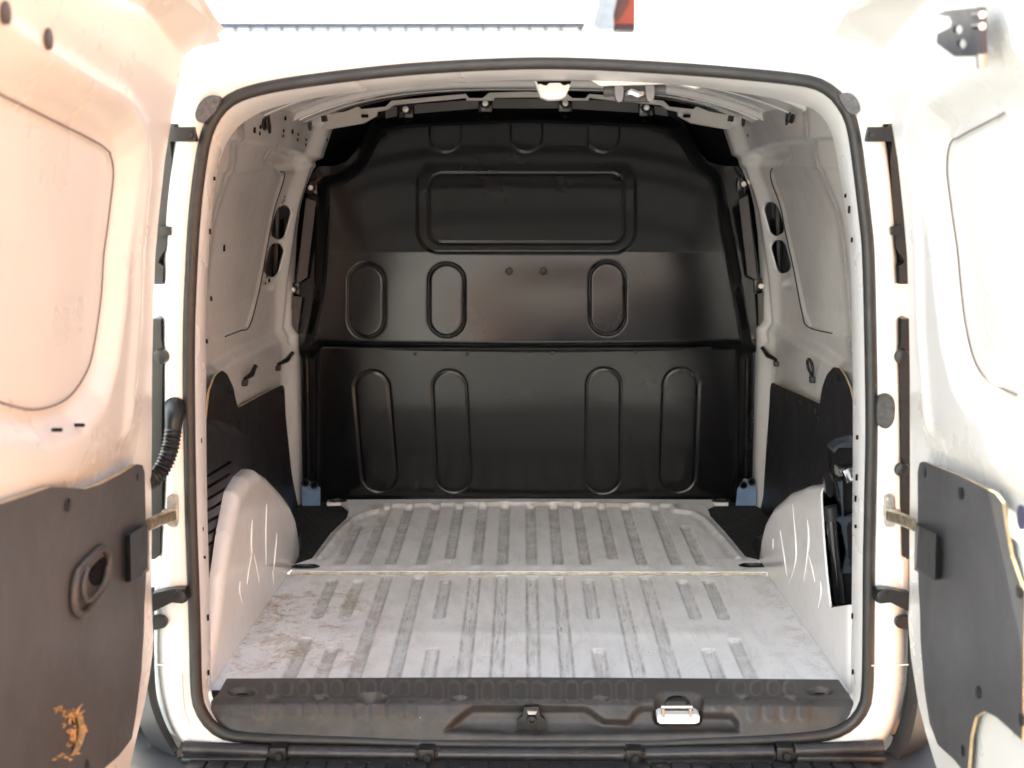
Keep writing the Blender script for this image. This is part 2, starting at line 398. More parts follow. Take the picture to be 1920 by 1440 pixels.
def rear_building():  # unseen building added so its sunlit wall brightens the load bay
    r = empty('unseen_bounce_building', (-5.5, -12, 0)); tag(r, 'unseen white building added behind the camera to bounce light into the load bay', 'building')
    PW = simple('cream_white_render', (.73, .75, .78), .85, var=.04, vscale=1, bump=.002, bscale=60)
    mb = MB(); mb.box((0, 0, 3.2), (17, 5, 6.4)); mb.build('wall', PW, r, 0)
    MB().box((0, 0, 6.45), (17.1, 5.1, .1)).build('roof_edge', simple('dark_coping', (.1, .1, .11), .6), r, 0)
    def rr(x0, x1, z1, rad, y): return [(x0, y, 0)]+[(x0+rad-rad*math.cos(t), y, z1-rad+rad*math.sin(t)) for t in np.linspace(0, math.pi/2, 8)]+[(x1-rad+rad*math.sin(t), y, z1-rad+rad*math.cos(t)) for t in np.linspace(0, math.pi/2, 8)]+[(x1, y, 0)]
    MB().prism(rr(5.05, 7.9, 2.45, .7, 2.5), (0, .10, 0)).build('reflection_panel', simple('dark_blue_panel', (.03, .04, .07), .5), r, 0)  # unseen dark panel added to give the bulkhead its dark reflection
    MB().prism(rr(4.83, 7.96, 2.54, .75, 2.5), (0, .06, 0)).build('reflection_panel_edge', simple('orange_panel_edge', (.6, .2, .06), .6), r, 0)  # orange border added for the fringe of that reflection
rear_building()

# ================================================================== THE VAN
van = empty('cargo_van'); tag(van, 'white panel van seen from behind with both rear doors open on an empty load bay', 'van')
def Z(z): return FZ+z
# ---- opening outlines
SEAL = [(1000,118),(880,122),(760,130),(640,143),(540,157),(480,169),(438,184),(410,208),(391,242),(380,285),(370,355),(363,430),(359,500),(355,600),(354,700),(355,800),(358,960),(363,1100),(366,1200),(369,1300),
        (380,1338),(404,1367),(440,1381),(520,1386),(640,1389),(800,1394),(1000,1397),(1200,1395),(1300,1392),(1400,1389),(1500,1384),(1560,1376),(1598,1356),(1620,1325),(1626,1290),(1628,1200),(1629,1060),(1631,960),(1634,800),(1632,640),(1628,480),
        (1623,420),(1613,335),(1604,267),(1595,225),(1580,196),(1560,173),(1530,156),(1480,147),(1380,137),(1280,129),(1180,123),(1090,119)]
INN = [(1000,150),(860,156),(640,177),(520,200),(467,223),(437,250),(417,290),(405,340),(399,400),(392,480),(388,600),(388,800),(390,960),(394,1100),(396,1200),(398,1300),
       (412,1330),(440,1345),(640,1350),(1000,1352),(1400,1350),(1560,1345),(1590,1325),(1594,1270),(1596,1100),(1597,960),(1598,800),(1597,640),(1593,480),(1590,433),(1580,367),(1570,307),(1563,267),(1547,227),(1513,200),(1423,180),(1280,160),(1140,152)]
NS = 240
def loop3(P, Y, n=NS):
    q = resample(catmull(P, 5, True), n)
    # phase-align on polar angle
    return [onY(a, b, Y) for a, b in q]
seal_pts = loop3(SEAL, 0.0); inn_pts = loop3(INN, 0.09)
R = np.full(NS, .0105)
mb = MB(); mb.ring(seal_pts, R, 14); mb.build('door_seal', RUB, van, 60)
# aperture frame: flange behind the seal, return, and inner lip
def align(A, B):    # B resampled so that index i of B is closest in angle to A
    A = np.array(A); B = np.array(B); c = np.array([0, .0, Z(.53)])
    def ang(P): return np.unwrap(np.arctan2((P[:, 2]-c[2])/.56, (P[:, 0]-c[0])/.6))
    aA, aB = ang(A), ang(B)
    if aA[-1] < aA[0]: aA = -aA; aB = -aB
    o = np.argsort(aB); aBs = aB[o]; Bs = B[o]; out = []
    for t in aA:
        tt = (t-aBs[0]) % (2*math.pi)+aBs[0]
        xs = np.concatenate([aBs, [aBs[0]+2*math.pi]]); Bx = np.concatenate([Bs, Bs[:1]])
        out.append([np.interp(tt, xs, Bx[:, k]) for k in range(3)])
    return np.array(out)
inn_al = align(seal_pts, inn_pts); sp = np.array(seal_pts)
def shrink(P, d, Y):    # moves a loop towards (d>0) the opening's centre by d metres
    P = np.array(P); t = np.roll(P, -1, 0)-np.roll(P, 1, 0); t /= np.linalg.norm(t[:, [0, 2]], axis=1)[:, None]+1e-9
    nrm = np.stack([-t[:, 2], 0*t[:, 0], t[:, 0]], 1); c = np.array([0, 0, Z(.53)])
    sgn = np.sign(np.sum(nrm*(c-P), 1)); Q = P+nrm*sgn[:, None]*d; Q[:, 1] = Y; return Q
L1 = shrink(sp, -.004, .006); L2 = shrink(sp, .006, .004); L3 = shrink(sp, .010, .02)
L4 = inn_al.copy(); L4[:, 1] = .085; L5 = shrink(inn_al, -.004, .10); L6 = shrink(inn_al, -.03, .103)
MB().loft([L1, L2, L3, L4, L5, L6]).build('aperture_frame', WHITE, van, 50)
# slots punched in the frame
mb_slot = MB().box((0, 0, 0), (.004, .006, .014), bev=.001)
slot0 = None
for (a, b, h) in ((394,434,.012),(396,560,.01),(384,1045,.006),(388,640,.009),(377,826,.01),(380,992,.008),(390,1158,.013),(391,1261,.011),(402,335,.008),(1585,367,.008),(1597,350+100,.01),(1592,393,.015),(1597,865,.01),(1596,855,.008),(1606,895,.013),(1604,935,.013),(1604,987,.007),(1598,1155,.012),(1599,1260,.010),(1598,1340,.007),(1607,820,.009)):
    side = -1 if a < 990 else 1
    yy = .045; p = onY(a, b, yy)
    if slot0 is None:
        slot0 = mb_slot.build('slot', BLK, van); slot0.location = p; slot0.scale = (.8, .8, h/.017)
    else: copy_part(slot0, p, van, scale=(.8, .8, h/.017))

# ---- rear jamb: the body ring outside the seal
JL = [(345,60),(340,150),(330,230),(312,330),(303,430),(300,520),(299,640),(300,760),(303,860),(300,930),(292,1000),(288,1080),(287,1160),(287,1240),(291,1290),(302,1338),(318,1375),(333,1398),(352,1404),(390,1405),(440,1406)]
JR = [(1655,60),(1655,170),(1662,240),(1675,330),(1684,430),(1689,520),(1694,640),(1698,760),(1700,860),(1703,930),(1706,1000),(1707,1080),(1707,1160),(1706,1240),(1702,1290),(1692,1338),(1678,1375),(1662,1400),(1645,1405),(1605,1406),(1560,1406)]
def jamb(J, side):
    out = np.array([onY(a, b, .03) for a, b in resample(catmull(J, 5), 90, False)])
    # matching stretch of the seal: nearest by height with rounded corners handled by angle
    c = np.array([0, 0, Z(.53)]); idx = []
    A = np.arctan2(sp[:, 2]-c[2], side*(sp[:, 0]-c[0]))
    o = np.argsort(A); An = A[o]; Sn = sp[o]
    AO = np.arctan2(out[:, 2]-c[2], side*(out[:, 0]-c[0]))
    inn = np.stack([np.interp(AO, An, Sn[:, k]) for k in range(3)], 1)
    rows = []
    for t, y in ((0, .004), (.10, .0), (.22, -.006), (.42, -.012), (.62, -.006), (.78, .010), (.9, .028), (1.0, .045)):
        q = inn*(1-t)+out*t; q[:, 1] = y; rows.append(q)
    q = out.copy(); q[:, 0] += side*.006; q[:, 1] = .08; rows.append(q)
    q = out.copy(); q[:, 0] += side*.05; q[:, 1] = .10; rows.append(q)
    MB().loft(rows, False).build('rear_jamb', WHITE, van, 60)
    # the folded seam at the foot and the pressed bead
    z1 = 1246; a = onY(side and (290 if side < 0 else 1704), z1, -.008); b = onY(352 if side < 0 else 1634, z1+2, -.012)
    MB().tube([a, (a+b)/2+np.array([0, -.002, 0]), b], .0012, 6).build('seam', WHITE, van)
    bead = [(338,1262),(340,1300),(344,1335),(352,1355),(351,1375)] if side < 0 else [(1652,1262),(1652,1300),(1650,1330),(1640,1350),(1643,1375)]
    MB().tube([onY(x, y, -.009) for x, y in catmull(bead, 5)], .004, 8).build('raised_bead', WHITE, van)
jamb(JL, -1); jamb(JR, 1)
# ---- roof header: blends the seal up into the roof skin
top = [onY(x, y, -.012) for x, y in resample([(330,150),(352,108),(385,92),(450,80),(640,72),(990,66),(1340,72),(1500,80),(1600,92),(1640,108),(1662,150)], 80, False)]
top = np.array(top); lo = []
A = np.arctan2(sp[:, 2]-Z(.53), sp[:, 0]); o_ = np.argsort(A); AO = np.arctan2(top[:, 2]-Z(.53), top[:, 0])
lo = np.stack([np.interp(AO, A[o_], sp[o_][:, k]) for k in range(3)], 1)
rows = []
for t, y in ((0, .004), (.15, -.004), (.5, -.016), (.85, -.022), (1.0, -.012)):
    q = lo*(1-t)+top*t; q[:, 1] = y; rows.append(q)
for dz, y in ((.006, .01), (.012, .06), (.03, .5), (.035, 1.6), (.02, 2.6)):
    q = top.copy(); q[:, 1] = y; q[:, 2] += dz; q[:, 0] *= 1.02; rows.append(q)
MB().loft(rows, False).build('roof', WHITE, van, 60)
# ---- outer body sides, wheels
def body_side(side):
    prof = [(.60, 1.16), (.655, 1.02), (.70, .75), (.73, .5), (.75, .2), (.755, -.05), (.74, -.28), (.70, -.36)]
    rows = []
    for y in (.10, .13, .5, .9, 1.3, 1.7, 2.6):
        rows.append([(side*(x+.0 if y > .11 else x-.012), y, Z(z)) for x, z in prof])
    MB().loft(rows, False).build('body_side', WHITE, van, 50)
    mb = MB().lathe((side*.56, .95, .32), (side, 0, 0), [(0, .18), (0, .31), (.03, .325), (.15, .325), (.185, .30), (.185, .20), (.16, .19)], 40)
    mb.build('wheel', RUB, van, 40)
body_side(-1); body_side(1)

# ---- floor
RX = [-.446,-.387,-.325,-.252,-.188,-.122,-.060,.009,.072,.137,.205,.270,.352,.412]
SHORT = {0, 1, 4, 9, 12, 13}
Y0, YM, Y1 = .10, .842, 1.60
def floor_h(x, y):
    h = np.zeros(x.shape); wr = np.zeros(x.shape)
    for i, rx in enumerate(RX):
        segs = []
        if i in SHORT: segs = [(.0, .33+(.06 if i in (0, 13) else 0)), (.52, .80)]
        else: segs = [(.0, .83)]
        for a, b in segs:
            d = sd_rr(x, y, rx, (a+b)/2, .0105, (b-a)/2, .009)
            m = 1-ss(-.002, .0045, d); h -= .0065*m; wr = np.maximum(wr, m)
        dxx = rx*.97
    # raised flow-out pads and a shallow cross swage
    h += .0022*gau(y-.425, .035)*(np.abs(x) < .43)
    return h, wr
def rear_floor():
    def pos(x, y):
        h, _ = floor_h(x, y); h = h + .03*ss(.58, .66, np.abs(x))*0
        return x, y, Z(0)+h
    relief('rear_floor', FLOOR, van, (-.66, .66), (Y0, YM), .0036, .006, pos, smooth=60,
           attrs={'wear': lambda x, y: floor_h(x, y)[1]*(.55+.45*ss(.7, .1, np.abs(x-.05))),
                  'mud': lambda x, y: np.clip(gau(x+.46, .13)*ss(.14, .28, y)*ss(.90, .55, y)*1.25+gau(np.abs(x)-.56, .05)*.5, 0, 1)})
rear_floor()
# front floor with its raised outline
FP = [(-.60, YM), (-.60, YM+.028), (-.555, YM+.115)]
outl = [(548,1078),(547,1060),(585,1047),(620,1000),(650,972),(655,955),(640,942),(612,943),(616,937),(990,935),(1362,937),(1366,943),(1340,943),(1325,950),(1332,968),(1360,998),(1398,1044),(1442,1054),(1446,1078)]
outl3 = np.array([onZ(a, b, Z(.009))[:2] for a, b in outl])
inl = np.array([onZ(a, b, Z(.009))[:2] for a, b in [(600,1046),(634,1000),(665,972),(690,962),(712,958),(716,948),(990,944),(1262,948),(1266,958),(1300,962),(1322,975),(1350,1005),(1385,1046)]])
def front_floor():
    def hh(x, y):
        h = np.zeros(x.shape); wr = np.zeros(x.shape)
        for i, rx in enumerate(RX):
            b = 1.50 if abs(rx) < .40 else 1.28
            a = .90 if i not in (4, 10) else .95
            d = sd_rr(x, y, rx*1.0, (a+b)/2, .0105, (b-a)/2, .009); m = 1-ss(-.002, .0045, d)
            h -= .0065*m; wr = np.maximum(wr, m)
            h += .0035*gau(np.hypot(x-rx, (y-a+.022)*1.2), .016)
        dl = sd_line(x, y, inl); h += .007*gau(dl, .009); h -= .004*ss(.0, .01, -sd_poly(x, y, inl))
        return h, wr
    def pos(x, y): return x, y, Z(.009)+hh(x, y)[0]
    relief('front_floor', FLOOR, van, (-.62, .62), (YM-.002, Y1), .0036, .006, pos, keep=lambda x, y: sd_poly(x, y, outl3), thick=(0, 0, -.009), smooth=60,
           attrs={'wear': lambda x, y: hh(x, y)[1]*.75+.25*gau(sd_line(x, y, inl)-.012, .012),
                  'mud': lambda x, y: np.clip(.55*gau(x+.42, .12)*gau(y-1.25, .2)+.25*gau(y-1.5, .06), 0, 1)})
    # sealant bead on the joint
    pts = [(x, YM-.004+.0015*math.sin(x*70)+random.uniform(-.0008, .0008), Z(.004)) for x in np.linspace(-.55, .55, 90)]
    MB().tube(pts, [random.uniform(.0028, .0042) for _ in pts], 6).build('joint_sealant', simple('yellowed_sealant', (.50, .46, .36), .6, var=.35, vscale=60), van)
front_floor()
# lashing anchors (black oval cups) set in the floor
def anchor():
    mb = MB(); a = [(.022*math.cos(t)*(1)+(.012 if math.cos(t) > 0 else -.012), .0095*math.sin(t), 0) for t in np.linspace(0, 2*math.pi, 28, endpoint=False)]
    b = [(x*.82, y*.72, .003) for x, y, z in a]; c = [(x*.74, y*.6, -.002) for x, y, z in a]
    mb.loft([a, b, c]); mb.add(c, [list(range(28))])
    for s in (-1, 1): mb.lathe((s*.013, 0, -.001), (0, 0, 1), [(0, .006), (.004, .005)], 10)
    return mb.build('lashing_anchor', PLA, van)
a0 = anchor(); a0.location = onZ(573, 1062, Z(.011)); a0.scale = (1.0, 1.6, 1)
copy_part(a0, onZ(1412, 1060, Z(.011)), van, scale=(1.0, 1.6, 1))
copy_part(a0, onZ(633, 939, Z(.011)), van, scale=(.8, 1.6, 1)); copy_part(a0, onZ(1352, 939, Z(.011)), van, scale=(.8, 1.6, 1))
# black ribbed mats in the two footwells
MAT = simple('black_footwell_mat', (.014, .014, .014), .6, var=.3, vscale=20)
for side in (-1, 1):
    relief('footwell_mat', MAT, van, (.34, .66) if side > 0 else (-.66, -.34), (.90, 1.60), .004, .004,
           lambda x, y: (x, y, Z(-.004)+.002*np.sin((y+x*.15)*420)), smooth=0)

# ---- bulkhead
BY = 1.59
def by(z):       # depth profile of the pressed panel; z above the floor
    return BY - .012*ss(.40, .44, z) + .10*np.clip(z-.46, 0, .24) + .20*np.clip(z-.70, 0, 1) + .02*ss(.66, .74, z)*0
UP = [(989,178),(840,184),(760,190),(722,200),(706,214),(690,240),(668,282),(650,303),(625,311),(596,312),(584,330),(572,400),(562,470),(550,540),(543,600),(540,655),(548,662),(592,676),(989,672),(1385,668),(1436,656),
      (1436,600),(1428,540),(1418,470),(1408,400),(1396,330),(1384,312),(1353,311),(1328,303),(1310,282),(1288,240),(1272,214),(1256,200),(1218,190),(1138,184)]
PIL = [(725,222),(860,212),(989,208),(1118,212),(1253,222),(1285,250),(1315,300),(1348,330),(1362,400),(1378,480),(1392,560),(1404,640),(1385,655),(989,662),(592,655),(575,640),(590,560),(596,480),(600,400),(604,340),(640,325),(672,300),(695,250)]
PIL = catmull(PIL, 4, True)
def bulk_h(px, py):
    h = .022*ss(6, -22, sd_poly(px, py, PIL))
    h = h + .0045*ss(4, -4, sd_rr(px, py, 987, 385, 203, 88, 42))*ss(300, 360, py)
    di = sd_rr(px, py, 987, 390, 182, 65, 26); h = h - .0022*gau(di, 2.4) - .0012*ss(2, -2, di)
    for cx, ya, yb in ((689, 527, 597), (838, 526, 596), (1138, 523, 592)):
        d = sd_cap(px, py, (cx, ya), (cx, yb), 33); h = h - .0034*gau(d, 2.4)
    for cx in (836, 987, 1131):
        d = sd_cap(px, py, (cx, 170), (cx, 256), 31); h = h + .0022*ss(4, -4, d) - .0012*gau(d, 2.4)
    h = h - .008*gau(sd_line(px, py, [(607, 651), (1000, 651), (1330, 651)]), 4)
    h = h + .0012*np.sin(px/95.)*ss(480, 560, py)*np.sin(py/60.)
    for cx, cy in BOLT_TOP: h = h - .004*ss(3, -3, sd_rr(px, py, cx, cy, 16, 18, 3))*0
    return h
BOLT_TOP = [(761,205),(910,194),(1060,194),(1212,202)]
BOLT_SIDE = [(583,352),(550,543),(545,655),(1394,345),(1426,536),(1434,650)]
def bulk_pos(x, z):
    y = by(z); px, py = project(x, y, Z(z)); return x, y-bulk_h(px, py), Z(z)
def kp(poly, fy=by, sc=.0014):
    return lambda x, z: sd_poly(*project(x, fy(z), Z(z)), poly)*sc
bulk = relief('bulkhead_upper_panel', BULK, van, (-.70, .70), (.38, 1.13), .0022, .0022, bulk_pos, keep=kp(UP), thick=(0, .02, 0), smooth=50)
LOWP = [(556,640),(555,760),(556,940),(990,944),(1438,940),(1436,760),(1434,640)]
def low_h(px, py):
    h = .012*ss(4, -12, sd_rr(px, py, 989, 800, 398, 160, 20)) - .0*px
    for ax, bx, ya, yb in ((698, 712, 727, 887), (843, 851, 726, 888), (1132, 1130, 722, 890), (1276, 1270, 722, 888)):
        d = sd_cap(px, py, (ax, ya), (bx, yb), 32); h = h - .0018*gau(d, 2.2)
    h = h+.0012*np.sin(px/80.+1)*np.sin(py/70.)
    return h
def low_pos(x, z):
    px, py = project(x, BY+0*x, Z(z)); return x, BY-low_h(px, py), Z(z)
relief('bulkhead_lower_panel', BULK, van, (-.70, .70), (-.02, .50), .0024, .0024, low_pos, keep=kp(LOWP, lambda z: BY+0*z), thick=(0, .02, 0), smooth=50)
# bulkhead bolts on their square pads
def bolt_mesh():
    mb = MB().box((0, .004, 0), (.040, .008, .046), bev=.004).lathe((0, 0, 0), (0, -1, 0), [(0, .0135), (.004, .0125)], 18)
    pad = mb.build('bolt_pad', BULK, van)
    b = MB().lathe((0, -.004, 0), (0, -1, 0), [(0, .0088), (.003, .0088), (.0045, .0075)], 18).lathe((0, -.008, 0), (0, -1, 0), [(0, .0058), (.005, .0052), (.006, .003)], 6)
    return pad, b.build('bolt', STEEL, van)
pad0, bolt0 = bolt_mesh(); first = True
for cx, cy in BOLT_TOP+BOLT_SIDE:
    z = onY(cx, cy, 1.60)[2]-FZ; yy = float(by(np.array(z)))-.012; p = onY(cx, cy, yy)
    s = 1.0 if (cx, cy) in BOLT_TOP else .85
    if first: pad0.location = p; bolt0.location = p-np.array([0, 0, 0]); first = False
    else: copy_part(pad0, p, van, scale=(s, 1, s)); copy_part(bolt0, p, van, scale=(s*.95, 1, s*.95))
SB = MB().lathe((0, 0, 0), (0, -1, 0), [(0, .0105), (.003, .010), (.004, .0065), (.002, .0055)], 16).build('rivet_nut', PLA, van)
SB.location = onY(955, 508, BY-.034); copy_part(SB, onY(1019, 508, BY-.034), van)
for cx, cy in ((698+80, 664), (876, 664), (1036, 662), (1192, 660)):
    copy_part(SB, onY(cx, cy, BY-.016), van, scale=(.5, .5, .5))
# flange plates in the top channel
def quad_px(name, pts, Y, mat, th=.006, parent=None, sm=35):
    return MB().prism([onY(a, b, Y) for a, b in pts], (0, th, 0)).build(name, mat, parent or van, sm)
FLG = simple('dark_grey_flange', (.055, .052, .052), .5, var=.15)
FLB = simple('brown_grey_flange', (.06, .05, .048), .5, var=.15)
for pts in ([(777,196),(897,186),(897,203),(777,213)], [(924,185),(1048,185),(1048,203),(924,203)], [(1073,186),(1197,190),(1197,211),(1073,204)], [(723,201),(744,199),(744,218),(723,222)], [(1227,198),(1250,202),(1252,218),(1229,214)]):
    z = onY(pts[0][0], pts[0][1], 1.62)[2]-FZ; quad_px('flange_plate', pts, float(by(np.array(z)))-.014, FLG)
for pts in ([(574,372),(592,378),(575,520),(556,532)], [(549,555),(566,558),(556,640),(542,642)], [(1386,375),(1402,366),(1420,526),(1402,516)], [(1421,552),(1432,548),(1440,636),(1424,638)]):
    quad_px('flange_plate', pts, BY-.03, FLB)
# channel beside the lower panel, with its rib
for s, xs in ((-1, (575, 592)), (1, (1402, 1386))):
    P = [onY(xs[0], 672, BY-.004), onY(xs[0]+s*-2, 800, BY-.004), onY(xs[0]+4*-s, 930, BY-.004)]
    MB().tube([p for p in P], .006, 8).build('stiffening_rib', BULK, van)
    for k in range(6):
        copy_part(SB, onY(xs[0]-s*-10+(-12 if s < 0 else 12)*0+s*8, 700+k*38, BY-.004), van, scale=(.35, .5, .35))
# blue seat-belt brackets at the foot
for s, P, C in ((-1, [(566,948),(566,905),(575,900),(600,915),(600,948)], [(573,905),(589,909)]), (1, [(1380,948),(1383,918),(1395,898),(1417,902),(1418,948)], [(1394,909),(1409,903)])):
    b = quad_px('floor_bracket', P, BY-.07, BLUE, .006, sm=20)
    for c in C:
        MB().lathe(onY(c[0], c[1], BY-.076), (0, -1, 0), [(0, .011), (.004, .011), (.004, .007), (.0, .006)], 16).build('bolt', PLA, b)
# black sheets stand in for the darkness of the cab beyond the bulkhead corners
MB().box((0, 1.85, Z(.52)), (1.5, .04, 1.3)).build('cab_dark_sheet', BLK, van, 0)
for s in (-1, 1): MB().box((s*.72, 1.72, Z(.52)), (.03, .24, 1.3)).build('cab_dark_sheet', BLK, van, 0)
MB().box((0, 1.74, Z(-.03)), (1.4, .2, .02)).build('cab_dark_sheet', BLK, van, 0)
MB().box((0, 1.70, Z(1.175)), (1.3, .3, .02)).build('cab_dark_sheet', BLK, van, 0)

# ---- side walls
def xw(z):
    return np.interp(z, [-.1, .45, .62, .75, .88, .97, 1.04, 1.10, 1.16], [.665, .665, .66, .645, .624, .600, .575, .535, .46])
def XW(y, z): return xw(z) - .030*ss(1.44, 1.56, np.asarray(y, float))
def wall_fix(px, py, side, off=0.):      # pixel -> (y, z above floor) on the wall surface
    x = side*.63
    for _ in range(8):
        p = onX(px, py, x); x = side*(float(XW(p[1], p[2]-FZ))+off)
    return p[1], p[2]-FZ
def wall_poly(P, side, off=0.): return np.array([wall_fix(a, b, side, off) for a, b in P])
mir = lambda P: [(1978-a, b) for a, b in P]
OV = {-1: [((537,400),(528,434)), ((524,471),(515,504))], 1: [((1441,394),(1450,427)), ((1454,465),(1463,497))]}
def wall(side):
    REC = [(300,322),(440,325),(485,318),(515,320),(522,331),(512,395),(500,460),(492,505),(481,560),(465,614),(450,621),(420,632),(300,660)]
    if side > 0: REC = [(1700,312),(1530,316),(1490,310),(1464,313),(1457,324),(1458,342),(1466,379),(1475,433),(1490,500),(1507,587),(1518,613),(1562,626),(1700,652)]
    LED = [(0,748),(410,700),(445,676),(520,644),(560,628),(700,600)] if side < 0 else [(1200,590),(1420,618),(1465,634),(1540,672),(1570,694),(2100,760)]
    UPL = [(300,262),(430,266),(505,279),(560,293),(604,303),(800,303)] if side < 0 else [(1200,296),(1378,296),(1420,286),(1475,270),(1550,262),(1700,255)]
    TRI = [(500,300),(512,278),(560,292),(596,302),(560,312),(524,316)] if side < 0 else [(1478,298),(1470,272),(1422,287),(1392,298),(1420,306),(1458,308)]
    INNERP = ([(400,270),(500,285),(530,318),(538,330),(535,360)],)
    REC = [(a-side*12, b) for a, b in REC]             # the wall stands 16 mm further out here than its base line
    def pxy(y, z): return project(side*XW(y, z), y, Z(z))
    def h(y, z):
        px, py = pxy(y, z)
        r = -.004*ss(2, -3, sd_poly(px, py, REC))
        r = r - .016*ss(10, -10, sd_poly(px, py, TRI))
        lz = np.interp(px, [p[0] for p in LED], [p[1] for p in LED])
        r = r - .016*ss(.95, .80, z)*ss(2, -22, py-lz)
        uz = np.interp(px, [p[0] for p in UPL], [p[1] for p in UPL])
        r = r + .014*ss(3, -5, py-uz)
        pr_ = [(589,318),(572,420),(556,530),(546,640)] if side < 0 else [(1392,318),(1408,410),(1424,520),(1434,640)]
        r = r - .007*gau(sd_line(px, py, pr_)-0, 5)
        dp = [(452,300),(430,420),(412,560),(404,660)] if side < 0 else [(1510,290),(1540,400),(1556,540),(1566,660)]
        r = r + .022*ss(4, 46, (-1 if side < 0 else 1)*(px-np.interp(py, [p[1] for p in dp], [p[0] for p in dp])))*ss(700, 640, py)*ss(.95, .5, y)
        return r
    ovs = []
    for A, B in OV[side]:
        P, Q = np.array(A, float)-(side*7, 0), np.array(B, float)-(side*7, 0); ovs.append((P, Q))
    def keep(y, z):
        px, py = pxy(y, z); k = np.full(y.shape, -9.)
        for A, B in ovs: k = np.maximum(k, 15.5-sd_line(px, py, [A, B]))
        return k
    def pos(y, z): return side*(XW(y, z)-h(y, z)), y, Z(z)
    relief('side_wall', WHITEIN, van, (.105, 1.605), (-.02, 1.15), .007, .0038, pos, keep=keep, thick=(side*.006, 0, 0), smooth=50)
    # cavity behind the ovals: grey plate with the hollow's shade put into its colour
    ya = wall_fix((ovs[0][0][0]+ovs[1][0][0])/2, 440, side)[0]; MB().box((side*.700, ya+.02, Z(.78)), (.012, .50, .50)).build('pillar_cavity', simple('pillar_shade_grey', (.05, .05, .055), .5), van, 0)
    MB().tube([(side*.690, ya+.05, Z(.60)), (side*.672, ya+.07, Z(.96))], .010, 8).build('pillar_wire', PLA, van)
    # dark sealant line round the blanked window
    sl = [(514,322),(521,331),(511,395),(499,460),(491,505),(480,560),(464,613),(449,620),(420,631)] if side < 0 else [(1462,316),(1458,324),(1458,342),(1466,379),(1475,433),(1490,500),(1507,587),(1518,613),(1562,625)]
    q = [wall_fix(a, b, side, .019) for a, b in catmull(sl, 6)]
    pts = [(side*(float(XW(y, z))-float(h(np.array([y]), np.array([z]))[0])-.001), y, Z(z)) for y, z in q]
    MB().tube(pts, .0016, 6).build('window_sealant', PLA, van)
    def at_wall(px, py, off=0.):
        y, z = wall_fix(px, py, side); x = float(XW(y, z))-float(h(np.array([y]), np.array([z]))[0]); return Vector((side*(x-off), y, Z(z))), y, z
    return at_wall
atL = wall(-1); atR = wall(1)
# drilled holes
HO = MB().lathe((0, 0, 0), (1, 0, 0), [(-.0006, .006), (.0006, .006)], 14).build('drilled_hole', BLK, van); HO.location = atL(547,375,-.0002)[0]
for at, P in ((atL, [(541,369,.5),(538,380,.5),(516,526,.9),(511,519,.5),(509,531,.5)]), (atR, [(1390,254,.7)])):
    for a, b, s in P: copy_part(HO, at(a, b, .001)[0], van, scale=(1, s*1.6, s))
SL = MB().box((0, 0, 0), (.0015, .022, .014), bev=.0004).build('punched_slot', BLK, van); SL.location = atL(464,243,.001)[0]
for a, b, sy, sz in ((493,244,1,1),(523,220,1,1),(537,246,1,.9),(475,238,.6,.6),(474,250,.6,.6),(520,245,.6,.5),(519,255,.6,.5),(548,252,.6,.5),(547,262,.6,.5),(586,262,.6,.5),(585,271,.6,.5),(603,262,.7,.7),(604,274,.6,.6),(437,465,.7,1)):
    copy_part(SL, atL(a, b, .001)[0], van, scale=(1, sy, sz))
LS = MB().lathe((0, 0, 0), (1, 0, 0), [(-.003, .010), (.002, .010), (.003, .008)], 16).build('long_slot', PLA, van)
LS.location = atL(571,230,.0)[0]; LS.scale = (.6, 2.6, 2.1)
copy_part(LS, atR(1404,222,.0)[0], van, scale=(.6, 2.6, 2.1))
for at, P in ((atL, (484,226)), (atR, (1497,213))):
    copy_part(LS, at(*P, .0)[0], van, scale=(.6, 3.0, 2.1))
    c, y, z = at(*P, .004); s = -1 if c.x < 0 else 1
    MB().tube([(c.x, c.y-.015, c.z+.02), (c.x-s*.004, c.y-.012, c.z-.015), (c.x-s*.006, c.y+.004, c.z-.022), (c.x-s*.004, c.y+.018, c.z-.012), (c.x, c.y+.018, c.z+.02)], .003, 8).build('grab_loop', PLA, van)
# cable hooks
def hook(at, top, bot, loop):
    a = at(*top, .016)[0]; b = at(*bot, .008)[0]; mb = MB(); side = -1 if a.x < 0 else 1
    if loop:
        m = a*.62+b*.38; h = (a-b).length*.28; ax = (a-b).normalized(); w_ = Vector((0, 1, 0))*.030
        ring = [a*.62+b*.38+ax*h*math.cos(t)*1.2+Vector((-side*.012, .0, 0))*0+w_*math.sin(t) for t in np.linspace(0, 2*math.pi, 20, endpoint=False)]
        mb.ring(ring, .0035, 8); mb.tube([m-ax*h, b], .005, 8)
    else:
        mb.tube([a, a*.5+b*.5+Vector((-side*.004, 0, 0)), b+Vector((0, 0, .01))], [.0045, .007, .004], 8)
        mb.tube([a+Vector((0, .018, -.004)), a*.45+b*.55+Vector((0, .01, 0))], .0035, 8)
    mb.box(b, (.012, .022, .014), bev=.003)
    mb.build('cable_hook', PLA, van)
hook(atL, (466,686), (453,718), False); hook(atL, (530,661), (516,690), False)
hook(atR, (1530,672), (1529,712), True); hook(atR, (1449,652), (1461,682), False)

